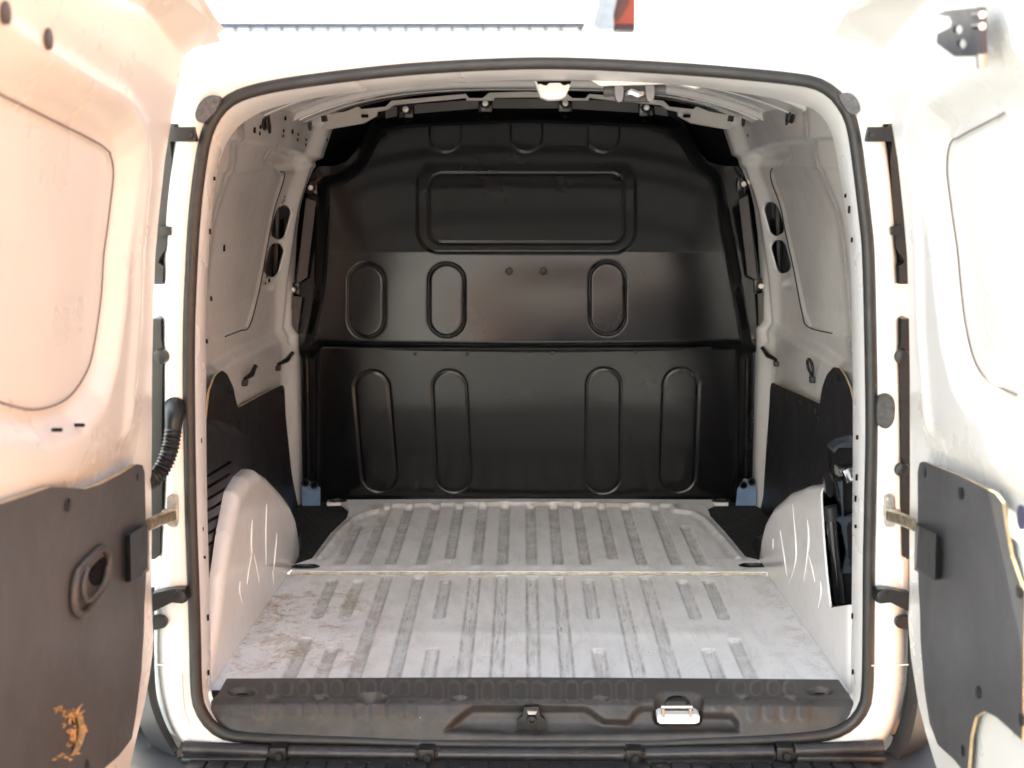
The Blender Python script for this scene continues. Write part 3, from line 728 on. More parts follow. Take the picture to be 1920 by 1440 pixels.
# ---- hardboard lining on the walls
def lining(side):
    P = ([(447,764),(520,724),(526,722),(529,728),(531,780),(538,850),(546,930),(549,960),(540,1010),(500,1010),(430,1010),(425,1060),(388,1060),(380,800),(386,735),(398,705),(412,694),(424,702),(436,727),(444,762)] if side < 0 else
         [(1538,757),(1458,720),(1452,717),(1449,724),(1446,780),(1441,850),(1436,930),(1432,960),(1440,1010),(1480,1010),(1560,1010),(1600,1100),(1612,1000),(1612,780),(1600,728),(1590,706),(1578,690),(1566,688),(1552,702),(1542,727)])
    p = np.array([wall_fix(a, b, side, -.012) for a, b in P])
    p[:, 0] = np.clip(p[:, 0], .12, 1.56)
    relief('lining_panel', [LINEIN, HARDB], van, (.11, 1.58), (-.02, .62), .012, .006, lambda y, z: (side*(xw(z)-.016-.004*np.sin(y*5)-.02*ss(1.46, 1.57, y)), y, Z(z)),
           keep=lambda y, z: sd_poly(y, z, p), thick=(side*.004, 0, 0), rim=1, smooth=40)
lining(-1); lining(1)
SC = MB().lathe((0, 0, 0), (1, 0, 0), [(-.001, .006), (.001, .006), (.002, .004)], 12).build('screw', PLA, van)
def on_line(px, py, side, off=.019):
    y, z = wall_fix(px, py, side, -.012); return Vector((side*(float(xw(z))-off), y, Z(z)))
SC.location = on_line(525, 734, -1)
for a, b, s in ((500,748,-1),(531,834,-1),(428,733,-1),(443,790,-1),(1454,731,1),(1481,744,1),(1505,756,1),(1448,831,1),(1534,772,1),(1539,786,1),(1578,708,1),(1556,722,1)):
    copy_part(SC, on_line(a, b, s, .020), van, scale=(1.2, 1.6, 1.1))
# B-pillar edge between lining and bulkhead
for s, P in ((-1, [(531,722),(545,640),(553,668),(556,800),(553,900),(549,946),(542,946),(540,860),(534,790)]), (1, [(1449,715),(1432,640),(1425,668),(1421,800),(1424,900),(1430,946),(1436,946),(1438,860),(1445,790)])):
    MB().prism([onY(a, b, BY-.045) for a, b in P], (0, .035, 0)).build('pillar_edge', WHITEIN, van, 30)

# ---- wheel arches
def arch(side):
    P = ([(396,1262),(398,1150),(404,1080),(417,1000),(435,922),(452,893),(468,879),(482,890),(500,914),(515,936),(527,967),(536,1010),(543,1062),(545,1090)] if side < 0 else
         [(1443,1090),(1443,1060),(1453,1007),(1463,970),(1477,943),(1500,920),(1526,909),(1560,906),(1600,920),(1640,960),(1660,1262)])
    xa = .585; p = np.array([(lambda q: (q[1], q[2]-FZ))(onX(a, b, side*xa)) for a, b in P])
    if side < 0: p = np.concatenate([[(.10, -.02)], [(.10, .03)], p[1:], [(p[-1][0], -.02)]])
    else: p = np.concatenate([[(p[0][0], -.02)], p[:-1], [(.10, .15), (.10, -.02)]])
    # reflections and drips on the paint are shaped as thin beads
    def pos(y, z):
        d = -sd_poly(y, z, p); r = np.clip(d/.026, 0, 1); f = np.sqrt(1-(1-r)**2)
        yy = np.interp(y, [.1, .35, .9], [.580, .572, .552])
        return side*(.590-(.590-yy)*f-.006*np.sin(np.clip(z, 0, .3)*10)), y, Z(z)
    def keep(y, z):
        k = sd_poly(y, z, p)
        if side > 0:
            q = np.array([(lambda t: (t[1], t[2]-FZ))(onX(a, b, side*.58)) for a, b in [(1547,925),(1566,1140),(1597,1134),(1700,1134),(1700,860),(1549,870)]])
            k = np.maximum(k, -sd_poly(y, z, q))
        return k
    relief('wheel_arch', WHITEIN, van, (.10, 1.06), (-.02, .44), .007, .004, pos, keep=keep, thick=(side*(.012 if side < 0 else .08), 0, 0), smooth=60,
           thick_fn=lambda y, z: np.where(sd_poly(y, z, p) > -.002, 1, .05))
arch(-1); arch(1)
def arch_bead(side, P, r=.0019):
    q = catmull(P, 5); pts = []
    for a, b in q:
        x = side*.575
        for _ in range(5):
            t = onX(a, b, x); y = t[1]; z = t[2]-FZ; yy = float(np.interp(y, [.1, .35, .9], [.580, .572, .552]))
            x = side*(yy-.006*math.sin(min(max(z, 0), .3)*10))
        pts.append(t)
    n = len(pts); MB().tube(pts, [r*math.sin(math.pi*(i+.6)/(n+.2))+.0005 for i in range(n)], 8).build('raised_bead', WHITEIN, van, 60)
for P in ([(473,975),(471,1010),(472,1040)], [(474,1030),(466,1070),(463,1096)], [(476,1040),(483,1075),(486,1092)], [(500,945),(498,1000),(499,1060)], [(519,1000),(516,1035),(513,1070)], [(511,1070),(513,1096)], [(450,1090),(449,1110),(455,1132)]):
    arch_bead(-1, P)
for P in ([(1486,945),(1491,1000),(1493,1040),(1488,1070),(1478,1095)], [(1514,975),(1516,1020),(1507,1090)], [(1463,995),(1470,1040),(1476,1080)], [(1516,1040),(1524,1070),(1528,1092)], [(1538,1090),(1540,1110),(1534,1140)], [(1450,1010),(1449,1030)]):
    arch_bead(1, P)
# ---- left: black moulded cover with vent slots, in front of the arch
def vent_cover():
    P = [(372,1110),(376,800),(384,786),(430,784),(462,796),(470,812),(478,880),(470,900),(452,930),(430,1000),(414,1078),(408,1110)]
    q = np.array([(lambda t: (t[1], t[2]-FZ))(onX(a, b, -.600)) for a, b in P]); q[:, 0] = np.maximum(q[:, 0], .12)
    zt = q[:, 1].max()
    def pos(y, z):
        d = -sd_poly(y, z, q)
        return -(.625-.024*ss(0, .03, d)+.02*ss(.38, .50, z)), y, Z(z)
    def keep(y, z):
        k = sd_poly(y, z, q); px, py = project(-.602+0*y, y, Z(z))
        for i in range(7):
            yb = 893+i*21.5; k = np.maximum(k, (2.6-sd_line(px, py, [(388, yb), (431-i*2.2, yb-27+i*2)]))*.001)
        return k
    relief('vent_cover', LINEIN, van, (.12, .62+.5), (0, .56), .005, .0025, pos, keep=keep, thick=(-.02, 0, 0), smooth=50)
    o = MB().box((-.642, .30, Z(.2)), (.006, .36, .34)).build('vent_cover_backing', simple('rust_brown_inside', (.09, .035, .02), .7, var=.6, vscale=40), van, 0)
vent_cover()

# ---- sill trim
SO = [(425,1272),(996,1271),(1572,1274),(1590,1300),(1603,1320),(1601,1340),(1585,1362),(1560,1372),(1500,1379),(1400,1385),(1200,1391),(1000,1392),(800,1388),(600,1380),(470,1372),(432,1366),(408,1348),(396,1328),(396,1314),(408,1302)]
SO = catmull(SO[:3], 1)+[np.array(p, float) for p in SO[3:]]
REC1 = [(832,1372),(858,1345),(885,1324),(1098,1324),(1134,1351),(1178,1352),(1188,1336),(1205,1322),(1228,1320),(1232,1305),(1246,1298),(1300,1300),(1312,1310),(1318,1338),(1372,1340),(1384,1352),(1386,1372),(1300,1374),(1000,1380)]
def sill_base(x, v):    # v metres along the section, from the inside edge outwards
    y = np.interp(v, [0, .13, .145, .165, .195], [.159, .032, .020, .008, -.006])
    z = np.interp(v, [0, .02, .13, .145, .165, .195], [.010, .014, .012, .004, -.018, -.050])
    return y, z
CUPS = [(455,1297,24,8,.014),(510,1305,12,3.5,.006),(600,1306,13,5,.008),(697,1308,26,11,.012),(862,1308,13,4,.006),(1126,1308,13,4,.006),(1390,1306,12,4,.006),(1482,1308,12,4,.006),(1536,1296,24,8,.014)]
def sill_h(px, py):
    h = np.zeros(px.shape); wr = np.zeros(px.shape)
    for cx in np.arange(505, 1500, 31.5):
        if 1225 < cx < 1325: continue
        ya, yb = (1282, 1297) if cx < 790 or cx > 1330 else (1283, 1312)
        d = sd_rr(px, py, cx+(992-cx)*.02*0, (ya+yb)/2, 11, (yb-ya)/2+6, 10); h -= .0018*ss(2, -2, d); wr = np.maximum(wr, gau(d, 1.4)*1.3)
    for cx in list(np.arange(485, 800, 31.5))+[1345, 1377, 1412, 1444, 1476, 1508]:
        yb = 1346 if cx < 1400 else 1350
        if cx > 1330 and cx < 1400: yb = 1332
        d = sd_rr(px, py, cx, (1318+yb)/2, 11.5, (yb-1318)/2+3, 11); h += .0026*ss(2.5, -2.5, d); wr = np.maximum(wr, .5*gau(d, 1.5))
    for cx, cy, rx, ry, dp in CUPS:
        d = (np.hypot((px-cx)/rx, (py-cy)/ry)-1)*ry; h -= 1.6*dp*ss(1.5, -2, d)
    d = sd_poly(px, py, REC1); h -= .020*ss(4, -9, d)*ss(1395, 1352, py)
    d2 = sd_rr(px, py, 1273, 1330, 44, 26, 12); h -= .022*ss(3, -3, d2)
    return h, wr
def sill_pos(x, v):
    y, z = sill_base(x, v); z = z+.0012*np.cos(x*3); px, py = project(x, y, Z(z)); h, _ = sill_h(px, py)
    f = ss(.12, .16, v)
    return x, y+(-h)*f*.9, Z(z)+h*(1-.55*f)
def sill_keep(x, v):
    y, z = sill_base(x, v); return sd_poly(*project(x, y, Z(z)), SO)*.0009
def sill_wear(x, v):
    y, z = sill_base(x, v); return sill_h(*project(x, y, Z(z)))[1] + .85*ss(.135, .12, v)
relief('sill_trim', SILL, van, (-.60, .62), (-.004, .200), .0026, .0026, sill_pos, keep=sill_keep, thick=(0, .004, -.02), smooth=55, attrs={'wear': sill_wear})
# dark cups
CU = MB().lathe((0, 0, 0), (0, 0, 1), [(-.001, 1), (0, 1), (.0005, .8)], 24).build('drain_cup', PLA, van)
CU.location = onZ(455, 1297, Z(.002)); CU.scale = (.019, .013, 1)
copy_part(CU, onZ(1536, 1296, Z(.002)), van, scale=(.019, .013, 1))
for cx, cy in ((455, 1297), (1536, 1296)):
    c = onZ(cx, cy+4, Z(.006)); MB().ring([c+np.array([.014*math.cos(t), 0.006, .012*abs(math.sin(t))-.003]) for t in np.linspace(0, 2*math.pi, 20, endpoint=False)], .002, 6).build('lashing_ring', PLA, van)
# the centre latch striker
c = onY(998, 1350, .0)
mb = MB().prism([onY(a, b, .006) for a, b in [(968,1364),(970,1352),(980,1342),(983,1326),(1010,1325),(1012,1342),(1022,1350),(1027,1364),(1018,1367),(976,1367)]], (0, .012, 0))
st = mb.build('latch_striker', simple('black_greasy_plastic', (.012, .012, .013), .22, var=.3, vscale=50), van)
MB().lathe(onY(997, 1349, .004), (0, -1, 0), [(0, .0085), (.006, .008), (.006, .005), (.001, .004)], 18).build('socket', PLA, st)
MB().prism([onY(a, b, -.002) for a, b in [(988,1334),(1007,1334),(1004,1340),(991,1340)]], (0, .008, 0)).build('nose', STEEL, st)
# white block with the steel bail on the right
b = quad_px('striker_block', [(1233,1343),(1238,1340),(1306,1340),(1312,1344),(1311,1354),(1304,1357),(1238,1357),(1233,1353)], .002, LINEN, .03, sm=30)
MB().tube([onY(1244, 1344, .0), onY(1243, 1324, .0)], .003, 8).tube([onY(1240, 1326, .0), onY(1298, 1326, .0)], .0035, 8).tube([onY(1295, 1344, .0), onY(1294, 1324, .0)], .003, 8).build('bail', STEEL, b)
MB().prism([onY(a, b_, .02) for a, b_ in catmull([(1247,1326),(1252,1313),(1268,1308),(1288,1311),(1297,1324),(1296,1340),(1248,1340)], 4, True)], (0, .01, 0)).build('catch_housing', simple('black_gloss_catch', (.012, .012, .012), .2), b)

# ---- bumper with its step, rail and clips
BUMP = simple('grey_black_bumper', (.026, .0265, .028), .55, var=.12, vscale=6, bump=.0003, bscale=500)
def bumper():
    o = []; prof = [(.00, -.076), (-.045, -.078), (-.075, -.082), (-.085, -.095), (-.088, -.20), (-.07, -.33)]
    path = resample(catmull([(-.72, .16), (-.725, .05), (-.69, -.03), (-.60, -.058), (-.4, -.064), (0, -.07), (.4, -.064), (.60, -.058), (.69, -.03), (.725, .05), (.72, .16)], 6), 90, False)
    T = np.gradient(path, axis=0); T /= np.linalg.norm(T, axis=1)[:, None]; N = np.stack([T[:, 1], -T[:, 0]], 1)
    rows = []
    for d, z in [(-.11, -.078), (-.075, -.076)]+[(-a-.075, zz) for a, zz in prof]:
        rows.append([(path[i, 0]+N[i, 0]*(d+.04), path[i, 1]+N[i, 1]*(d+.04), Z(z)) for i in range(len(path))])
    bo = MB().loft(rows, False).build('bumper', BUMP, van, 45)
bumper()
def corner_skin(side):   # grey bumper corner that climbs beside the jamb foot
    A = [(268,1100),(270,1200),(276,1290),(292,1350),(318,1400),(350,1440),(400,1480)]
    B = [(290,1100),(289,1200),(292,1290),(304,1340),(322,1380),(345,1410),(420,1440)]
    if side > 0:
        A = [(1722,1100),(1722,1200),(1722,1290),(1716,1350),(1700,1400),(1662,1440),(1590,1480)]
        B = [(1706,1100),(1706,1200),(1703,1290),(1691,1340),(1676,1380),(1655,1410),(1575,1440)]
    a = [onY(x, y, -.02) for x, y in catmull(A, 6)]; b = [onY(x, y, .03) for x, y in catmull(B, 6)]
    c = [np.array(p)+np.array([side*.045, .05, -.02]) for p in a]; m = [(np.array(p)*.55+np.array(q)*.45)+np.array([0, -.012, 0]) for p, q in zip(a, b)]
    MB().loft([b, m, a, c], False).build('bumper_corner', BUMP, van, 60)
corner_skin(-1); corner_skin(1)
# rubber tiles of the step: one raised pad each
TIL = simple('step_pad_plastic', (.013, .013, .015), .42, var=.35, vscale=40)
pad = MB().box((0, 0, 0), (.030, .032, .006), bev=.0015).build('step_pad', TIL, van); fp = True
for row in range(3):
    for k in range(34):
        x = -.57+k*.0345+(.017 if row % 2 else 0)
        p = (x, -.045-row*.036, Z(-.066)); p = (x, -.062-row*.034, Z(-.073-.002*row))
        if abs(x) > .575: continue
        if fp: pad.location = p; fp = False
        else: copy_part(pad, p, van)
# rail between seal and step, in lengths, with clip blocks between
RAIL = simple('grey_black_rail', (.018, .018, .020), .38, var=.15, vscale=30, dirt=((.08, .07, .06), .5, 40))
def rail(x0, x1, y0, y1):
    P = [onY(x0, y0, -.02), onY((x0+x1)/2, (y0+y1)/2, -.022), onY(x1, y1, -.02)]
    MB().tube(P, .0125, 12, flat=1).build('sill_rail', RAIL, van)
    a, b = P[0], P[-1]; MB().box(((a+b)/2+np.array([0, -.012, -.010])), (abs(b[0]-a[0]), .026, .010), bev=.003).build('sill_rail_lip', RAIL, van)
for r_ in ((345, 503, 1402, 1410), (543, 778, 1410, 1414), (822, 1168, 1414, 1416), (1210, 1450, 1414, 1410), (1490, 1655, 1408, 1400)): rail(*r_)
blk = MB().box((0, .004, 0), (.028, .03, .026), bev=.003).lathe((.002, -.016, .0), (0, -1, 0), [(0, .0075), (.004, .006)], 10).build('rail_clip', PLA, van)
fb = True
for cx, cy in ((523, 1412), (800, 1415), (1188, 1416), (1470, 1411)):
    p = onY(cx, cy, -.030)
    if fb: blk.location = p; fb = False
    else: copy_part(blk, p, van)
# rusty ledge between seal and rail
MB().box((0, .0, Z(-.066)), (1.22, .06, .012)).build('sill_ledge', simple('grimy_ledge', (.035, .028, .024), .7, var=.4, vscale=30, dirt=((.3, .26, .2), .5, 50)), van, 0)

# ---- roof inside
def ceiling():
    def pos(x, y):
        z = 1.135-.10*(np.abs(x)/.6)**3.2 + .03*0
        r = .014*gau(np.abs(y-.62)-.09, .02)+.014*gau(np.abs(y-1.18)-.08, .02)
        return x, y, Z(z-r)
    relief('ceiling', WHITEIN, van, (-.60, .60), (.095, 1.62), .012, .008, pos, smooth=60, flip=True)
ceiling()
for Y, w_ in ((.62, .13), (1.22, .10)):
    pts = []
    rows = []
    for dy, dz in ((-w_/2-.01, .006), (-w_/2, -.008), (w_/2, -.009), (w_/2+.01, .004)):
        rows.append([(x, Y+dy, Z(1.132-.10*(abs(x)/.6)**3.2+dz)) for x in np.linspace(-.565, .565, 60)])
    MB().loft(rows, False).build('roof_bow', WHITEIN, van, 30)
GRY = simple('grey_inner_steel', (.42, .41, .39), .45, var=.08, vscale=8)
BR = [(604,217),(649,209),(671,200),(677,205),(723,200),(734,189),(840,179),(873,176),(880,184),(905,184),(917,174),(989,172)]
BRl = [(989,182),(927,183),(925,188),(875,188),(873,183),(840,187),(785,192),(738,197),(727,205),(707,209),(706,217),(681,231),(610,243),(603,239)]
poly = BR+[(1978-a, b) for a, b in BR[::-1]][1:]+[(1978-a, b) for a, b in BRl[::-1]][:-1]+BRl
MB().prism([onY(a, b, 1.50) for a, b in poly], (0, .03, 0)).build('front_roof_rail', GRY, van, 20)
for s in (-1, 1):
    p = onY(684 if s < 0 else 1288, 217.5, 1.494); MB().box(p, (.019, .006, .009)).build('punched_slot', BLK, van, 0)
    MB().box(onY(989+s*75, 168, 1.49), (.09, .02, .008), bev=.003).build('roof_gap', BLK, van, 0)
    MB().tube([onY(989-s*-382, 217, 1.40), onY(989+s*380, 228, 1.40)], .008, 8).build('rubber_grommet', PLA, van)
# dome cover
mb = MB(); P = [(1002,152),(1074,151),(1061,180),(1051,186),(1028,187),(1014,182)]
mb.prism([onY(a, b, .20) for a, b in P], (0, .06, 0)); dl = mb.build('roof_light_housing', simple('white_lamp_housing', (.72, .70, .67), .4), van, 20)
MB().prism([onY(a, b, .194) for a, b in [(1006,152),(1072,152),(1069,159),(1056,159),(1051,155),(1030,155),(1025,160),(1009,158)]], (0, .01, 0)).build('shadow_gap', BLK, dl, 0)
MB().prism([onY(a, b, .190) for a, b in catmull([(1010,158),(1024,161),(1031,156),(1050,156),(1056,161),(1068,158),(1058,180),(1050,184),(1030,184),(1018,180)], 3, True)], (0, .012, 0)).build('lens', LINEN, dl, 30)
# header stop and top latch
quad_px('header_pad', [(1105,148),(1240,152),(1320,162),(1305,166),(1262,157),(1125,161)], .10, WHITE, .03)
la = MB().tube([onY(1132, 171, .13), onY(1248, 168, .13)], .0095, 14).build('roof_latch', simple('grey_rubber_roller', (.06, .055, .055), .5), van)
for cx in (1161, 1219):
    MB().prism([onY(a, b, .105) for a, b in catmull([(cx-7,157),(cx+6,157),(cx+8,175),(cx+5,189),(cx-4,189),(cx-8,172)], 3, True)], (0, .04, 0)).build('latch_plate', simple('grey_latch_plate', (.14, .14, .155), .4), la, 30)
MB().prism([onY(a, b, .118) for a, b in [(1168,160),(1212,160),(1213,190),(1169,190)]], (0, .03, 0)).build('latch_body', PLA, la, 30)
MB().tube([onY(1172, 176, .112), onY(1184, 172, .108), onY(1196, 177, .108), onY(1210, 174, .112)], [.004, .006, .007, .004], 8).build('latch_pin', CHROME, la)
# grey corner buffers on the jamb
for P in ([(366,213),(372,196),(384,183),(400,178),(412,184),(405,205),(388,225),(376,230),(368,224)], [(1574,180),(1590,174),(1604,182),(1613,200),(1610,211),(1600,214),(1588,206)]):
    MB().prism([onY(a, b, -.025) for a, b in catmull(P, 4, True)], (0, .03, 0)).build('corner_buffer', simple('speckled_grey_rubber', (.075, .075, .08), .6, var=.4, vscale=150), van, 40)
# ---- fittings on the jamb
HING = simple('black_bracket', (.007, .007, .008), .4, var=.2)
for s in (-1, 1):
    X = lambda p: [(1992-a, b) for a, b in p] if s > 0 else p
    # lamp housing strips in the gap by the door
    quad_px('tail_lamp_edge', X([(328,232),(318,262),(322,300),(318,400),(313,440),(305,440),(290,440),(297,330),(308,230)]), .02, PLA, .05)
    quad_px('tail_lamp_edge', X([(290,440),(312,440),(313,462),(300,482),(296,492),(306,500),(305,533),(288,533)]), .0, PLA, .05)
    quad_px('gap_seal', X([(284,598),(301,598),(302,640),(308,660),(304,700),(302,860),(304,940),(300,1010),(299,1042),(290,1049),(284,1049)]), .0, PLA, .05)
    br = quad_px('hinge_bracket', X([(322,238),(364,238),(368,262),(366,266),(314,265)]), -.02, HING, .03)
    MB().lathe(onY(X([(358,253)])[0][0], 253, -.022), (0, -1, 0), [(0, .005), (.003, .004)], 8).build('bolt', RUB, br)
    quad_px('hinge_bracket', X([(292,425),(319,425),(319,441),(292,443)]), -.015, HING, .03)
    for cx, cy in ((301, 668), (301, 880)) if s > 0 else ((303, 668),):
        MB().lathe(onY(X([(cx, cy)])[0][0], cy, -.01), (0, -1, 0), [(0, .013), (.008, .011), (.010, .006)], 16).build('stop_buffer', HING, van)
    # lower black hinge arm
    arm = MB().prism([onY(a, b, -.03) for a, b in X([(286,1113),(322,1105),(346,1105),(351,1115),(350,1128),(342,1132),(322,1130),(290,1146),(286,1146)])], (0, .022, 0)).build('door_hinge', HING, van, 30)
    MB().lathe(onY(X([(338,1117)])[0][0], 1117, -.032), (0, -1, 0), [(0, .011), (.004, .010), (.005, .006)], 16).build('hinge_bolt', HING, arm)
    MB().prism([onY(a, b, -.02) for a, b in catmull(X([(286,1158),(304,1158),(312,1164),(312,1173),(305,1178),(286,1180)]), 3, True)], (0, .015, 0)).build('rubber_stop', HING, van, 30)
    # door check strap
    pl = MB().prism([onY(a, b, -.020) for a, b in catmull(X([(314,930),(330,928),(334,935),(334,980),(328,988),(315,986),(313,975)]), 2, True)], (0, .004, 0)).build('door_check', STEEL, van, 30)
    MB().lathe(onY(X([(323,938)])[0][0], 938, -.021), (0, -1, 0), [(0, .0065), (.004, .0055)], 8).build('bolt', STEEL, pl)
    MB().tube([onY(X([(326,966)])[0][0], 966, -.03), onY(X([(300,972)])[0][0], 974, -.10), onY(X([(278,974)])[0][0], 984, -.16)], .005, 8, flat=2.2).build('strap', simple('greasy_steel_strap', (.45, .38, .27), .35, metal=.8, var=.4, vscale=60), pl)
    MB().box(onY(X([(317,966)])[0][0], 966, -.028), (.022, .016, .020), bev=.003).build('strap_clevis', STEEL, pl)
# wiring conduit on the left, blind grommet on the right
pth = [onY(a, b, y) for a, b, y in catmull([(328,760,-.005),(327,780,-.03),(325,805,-.04),(318,845,-.05),(300,885,-.06),(276,905,-.08)], 14)]
rr = [.0165 if i < 22 else (.0135+.0016*(1 if (i % 4) < 2 else -1)) for i in range(len(pth))]
pth2 = resample(pth, 120, False); rr = [.0175-.004*ss(0, .35, i/119.) if i < 42 else (.0138+.0014*math.sin(i*1.35)) for i in range(120)]
MB().tube(pth2, rr, 16).build('wiring_conduit', HING, van, 60)
MB().prism([onY(a, b, -.016) for a, b in catmull([(1645,760),(1650,743),(1661,738),(1672,743),(1678,757),(1677,785),(1670,799),(1660,804),(1649,799),(1644,785)], 3, True)], (0, .012, 0)).build('blind_grommet', simple('speckled_black_rubber', (.05, .05, .05), .55, var=.5, vscale=90), van, 40)

# ---- rear doors
DZ = [(1100,290),(1000,290.5),(900,290),(700,291),(600,293),(480,297),(400,304),(300,315),(230,327),(150,343),(105,354)]
pr = [onY(b, a, -.06) for a, b in DZ]
dz = [p[2]-FZ for p in pr]; dx = [-p[0] for p in pr]
dz = [-.5]+dz+[1.10+.035, 1.155]; dx = [dx[0]+.0]+dx+[dx[-1]-.035, dx[-1]-.075]
oi = np.argsort(dz); dz = np.array(dz)[oi]; dx = np.array(dx)[oi]
def XD(z): return np.interp(z, dz, dx)
def crown(s, z): return .055*ss(.55, 1.15, z)*ss(0, .30, s)
def door_fix(px, py, side, off=0.):
    x = side*.6
    for _ in range(10):
        p = onX(px, py, x); s = -.06-p[1]; zz = p[2]-FZ; zz = zz-float(crown(np.array(s), np.array(zz))); x = side*(float(XD(zz))+off)
    return s, zz
def dpoly(P, side, off=0.): return np.array([door_fix(a, b, side, off) for a, b in P])
def door(side):
    W = .86 if side < 0 else .60
    root = empty('rear_door', (side*.62, -.06, FZ), van); root['label'] = 'left rear door, wide, swung open, warm tinted by reflected light' if side < 0 else 'right rear door, narrow, swung open'
    off0 = np.array([side*.62, -.06, FZ])
    # outline in (s, z): rounded foot at the hinge side
    foot = dpoly([(290,1100),(289,1180),(286,1225),(280,1270),(270,1325),(258,1375),(243,1440)] if side < 0 else [(1702,1100),(1704,1180),(1708,1230),(1714,1270),(1722,1320),(1736,1375),(1756,1440)], side)
    foot[0][0] = 0
    sl = foot[-1]; end = [(sl[0]+.18, sl[1]-.055), (sl[0]+.3, -.11)] if side < 0 else [(sl[0]+.10, sl[1]-.05), (sl[0]+.18, -.10)]
    zb = end[-1][1]
    OUT = [(0, 1.150), (0, .5)]+[tuple(f) for f in foot]+end+[(W-.08, zb), (W, zb+.1), (W+.0, 1.05), (W-.06, 1.150)]
    REC = ([(-60,130),(0,165),(195,265),(211,285),(217,310),(216,345),(207,420),(199,480),(194,560),(181,650),(166,700),(130,748),(70,768),(0,752),(-60,730)] if side < 0 else
           [(1960,160),(1877,205),(1800,246),(1781,258),(1773,280),(1771,320),(1778,380),(1788,450),(1797,540),(1806,610),(1822,675),(1850,715),(1900,740),(1990,740)])
    rec = dpoly(REC, side, .02)
    crease = dpoly([(-40,60),(120,140),(250,215),(268,245),(272,330),(255,600),(240,800)] if side < 0 else [(1990,90),(1880,140),(1825,148),(1790,180),(1722,215),(1706,262),(1712,330),(1725,600),(1740,800)], side)
    def h(s, z):          # + = towards the opening
        d = sd_poly(s, z, rec)
        r = -.028*ss(.055, .012, d)
        r = r - .010*ss(.075, .1, s)*ss(.95, .75, z)*ss(-.1, .05, d)*0
        r = r - .010*ss(.0, .014, s-.0)*0
        r = r + .008*gau(sd_line(s, z, crease), .02)
        r = r - .012*gau(z-.50, .035)*ss(.03, .12, s)
        return r
    def pos(s, z):
        hh = h(s, z); edge = .016*ss(.02, .0, s)
        return side*(XD(z)-hh+edge)-off0[0], -.06-s-off0[1], Z(z)+crown(s, z)-off0[2]
    outp = np.array(OUT)
    relief('inner_skin', WDOOR, root, (-.001, W+.005), (-.16, 1.16), .006, .0055, pos, keep=lambda s, z: sd_poly(s, z, outp), thick=(side*.05, 0, 0), back=True, smooth=50)
    # dark recess seam
    sm = dpoly((REC[1:-1]), side, .02)
    pts = [(side*(float(XD(z))+.026-.0005)-off0[0], -s, z+float(crown(np.array([s]), np.array([z])))) for s, z in catmull(sm, 5)]
    MB().tube([(a-side*.0016, b, c) for a, b, c in pts], .0013, 6).build('window_sealant', simple('brown_sealant', (.12, .08, .06), .6), root)
    # top rain lip
    return root, off0, h
doorL, oL, hL = door(-1); doorR, oR, hR = door(1)
def on_door(px, py, side, off=0.):
    s, z = door_fix(px, py, side, -off); return Vector((side*(float(XD(z))-off)-(side*.62), -s, z+float(crown(np.array(s), np.array(z)))))
def door_lining(side, P, holes=()):
    root = doorL if side < 0 else doorR
    p = dpoly(P, side, -.010); hs = [dpoly(q, side, -.010) for q in holes]
    def keep(s, z):
        k = sd_poly(s, z, p)
        for q in hs: k = np.maximum(k, -sd_poly(s, z, q))
        return k
    def pos(s, z): return side*(XD(z)-.013-.003*np.sin(s*6+z*4))-side*.62, -s, z
    relief('lining_panel', [LINE, HARDB], root, (0, .86 if side < 0 else .60), (-.14, .62), .006, .005, pos, keep=keep, thick=(side*(.0085 if side < 0 else .0045), 0, 0), rim=1, smooth=40)
holeL = [(126,1341),(133,1338),(136,1346),(143,1334),(152,1343),(157,1366),(153,1390),(145,1409),(134,1412),(130,1398),(137,1384),(131,1372),(135,1358)]
door_lining(-1, [(-300,1010),(-120,975),(0,943),(60,924),(95,913),(125,914),(160,917),(190,907),(225,888),(252,870),(262,872),(266,885),(267,960),(267,1080),(263,1180),(258,1260),(248,1340),(240,1385),(215,1418),(190,1440),(150,1490),(-300,1700)], [holeL])
door_lining(1, [(1726,885),(1729,868),(1736,865),(1800,892),(1866,925),(1879,942),(1885,985),(1895,1040),(1912,1090),(1945,1150),(1990,1180),(1990,1440),(1920,1392),(1870,1345),(1848,1333),(1832,1344),(1824,1380),(1820,1440),(1822,1500),(1812,1446),(1795,1424),(1765,1396),(1750,1355),(1740,1290),(1733,1200),(1729,1100),(1727,985)])
# torn fibres round the broken hole, and a near-black plate painted for the shade inside
mbk = MB()
c = on_door(133, 1380, -1, .0045); 
MB().box(c+Vector((-.002, 0, 0)), (.003, .10, .075)).build('hole_shade_plate', simple('hole_shade_black', (.012, .006, .003), .8, var=.7, vscale=60), doorL, 0)
for i in range(60):
    a = random.choice(holeL[:8]+holeL[3:6]+holeL[9:14]+holeL[10:13]+holeL); q = on_door(a[0]+random.uniform(-5, 5), a[1]+random.uniform(-4, 4), -1, .0150+random.uniform(0, .002))
    d = Vector((random.uniform(-.002, .004), random.gauss(0, .007), random.gauss(0, .007)))
    mbk.tube([q-d*.5, q, q+d*.5+Vector((random.uniform(0, .005), 0, 0))], [.0003, random.uniform(.0007, .0019), .0003], 4)
for a, b in ((100,1424),(108,1418),(115,1414),(122,1420),(130,1424)):
    q = on_door(a, b, -1, .012); mbk.tube([q, q+Vector((.001, .012, -.005))], [.0016, .0006], 4)
for a, b in ((104,1338),(112,1334),(118,1342),(122,1352),(119,1366)):
    q = on_door(a, b, -1, .015); mbk.tube([q, q+Vector((.0012, .006, .004)), q+Vector((0, -.006, .009))], [.0005, .0013, .0004])
mbk.build('torn_edge', FIBRE, doorL, 0)
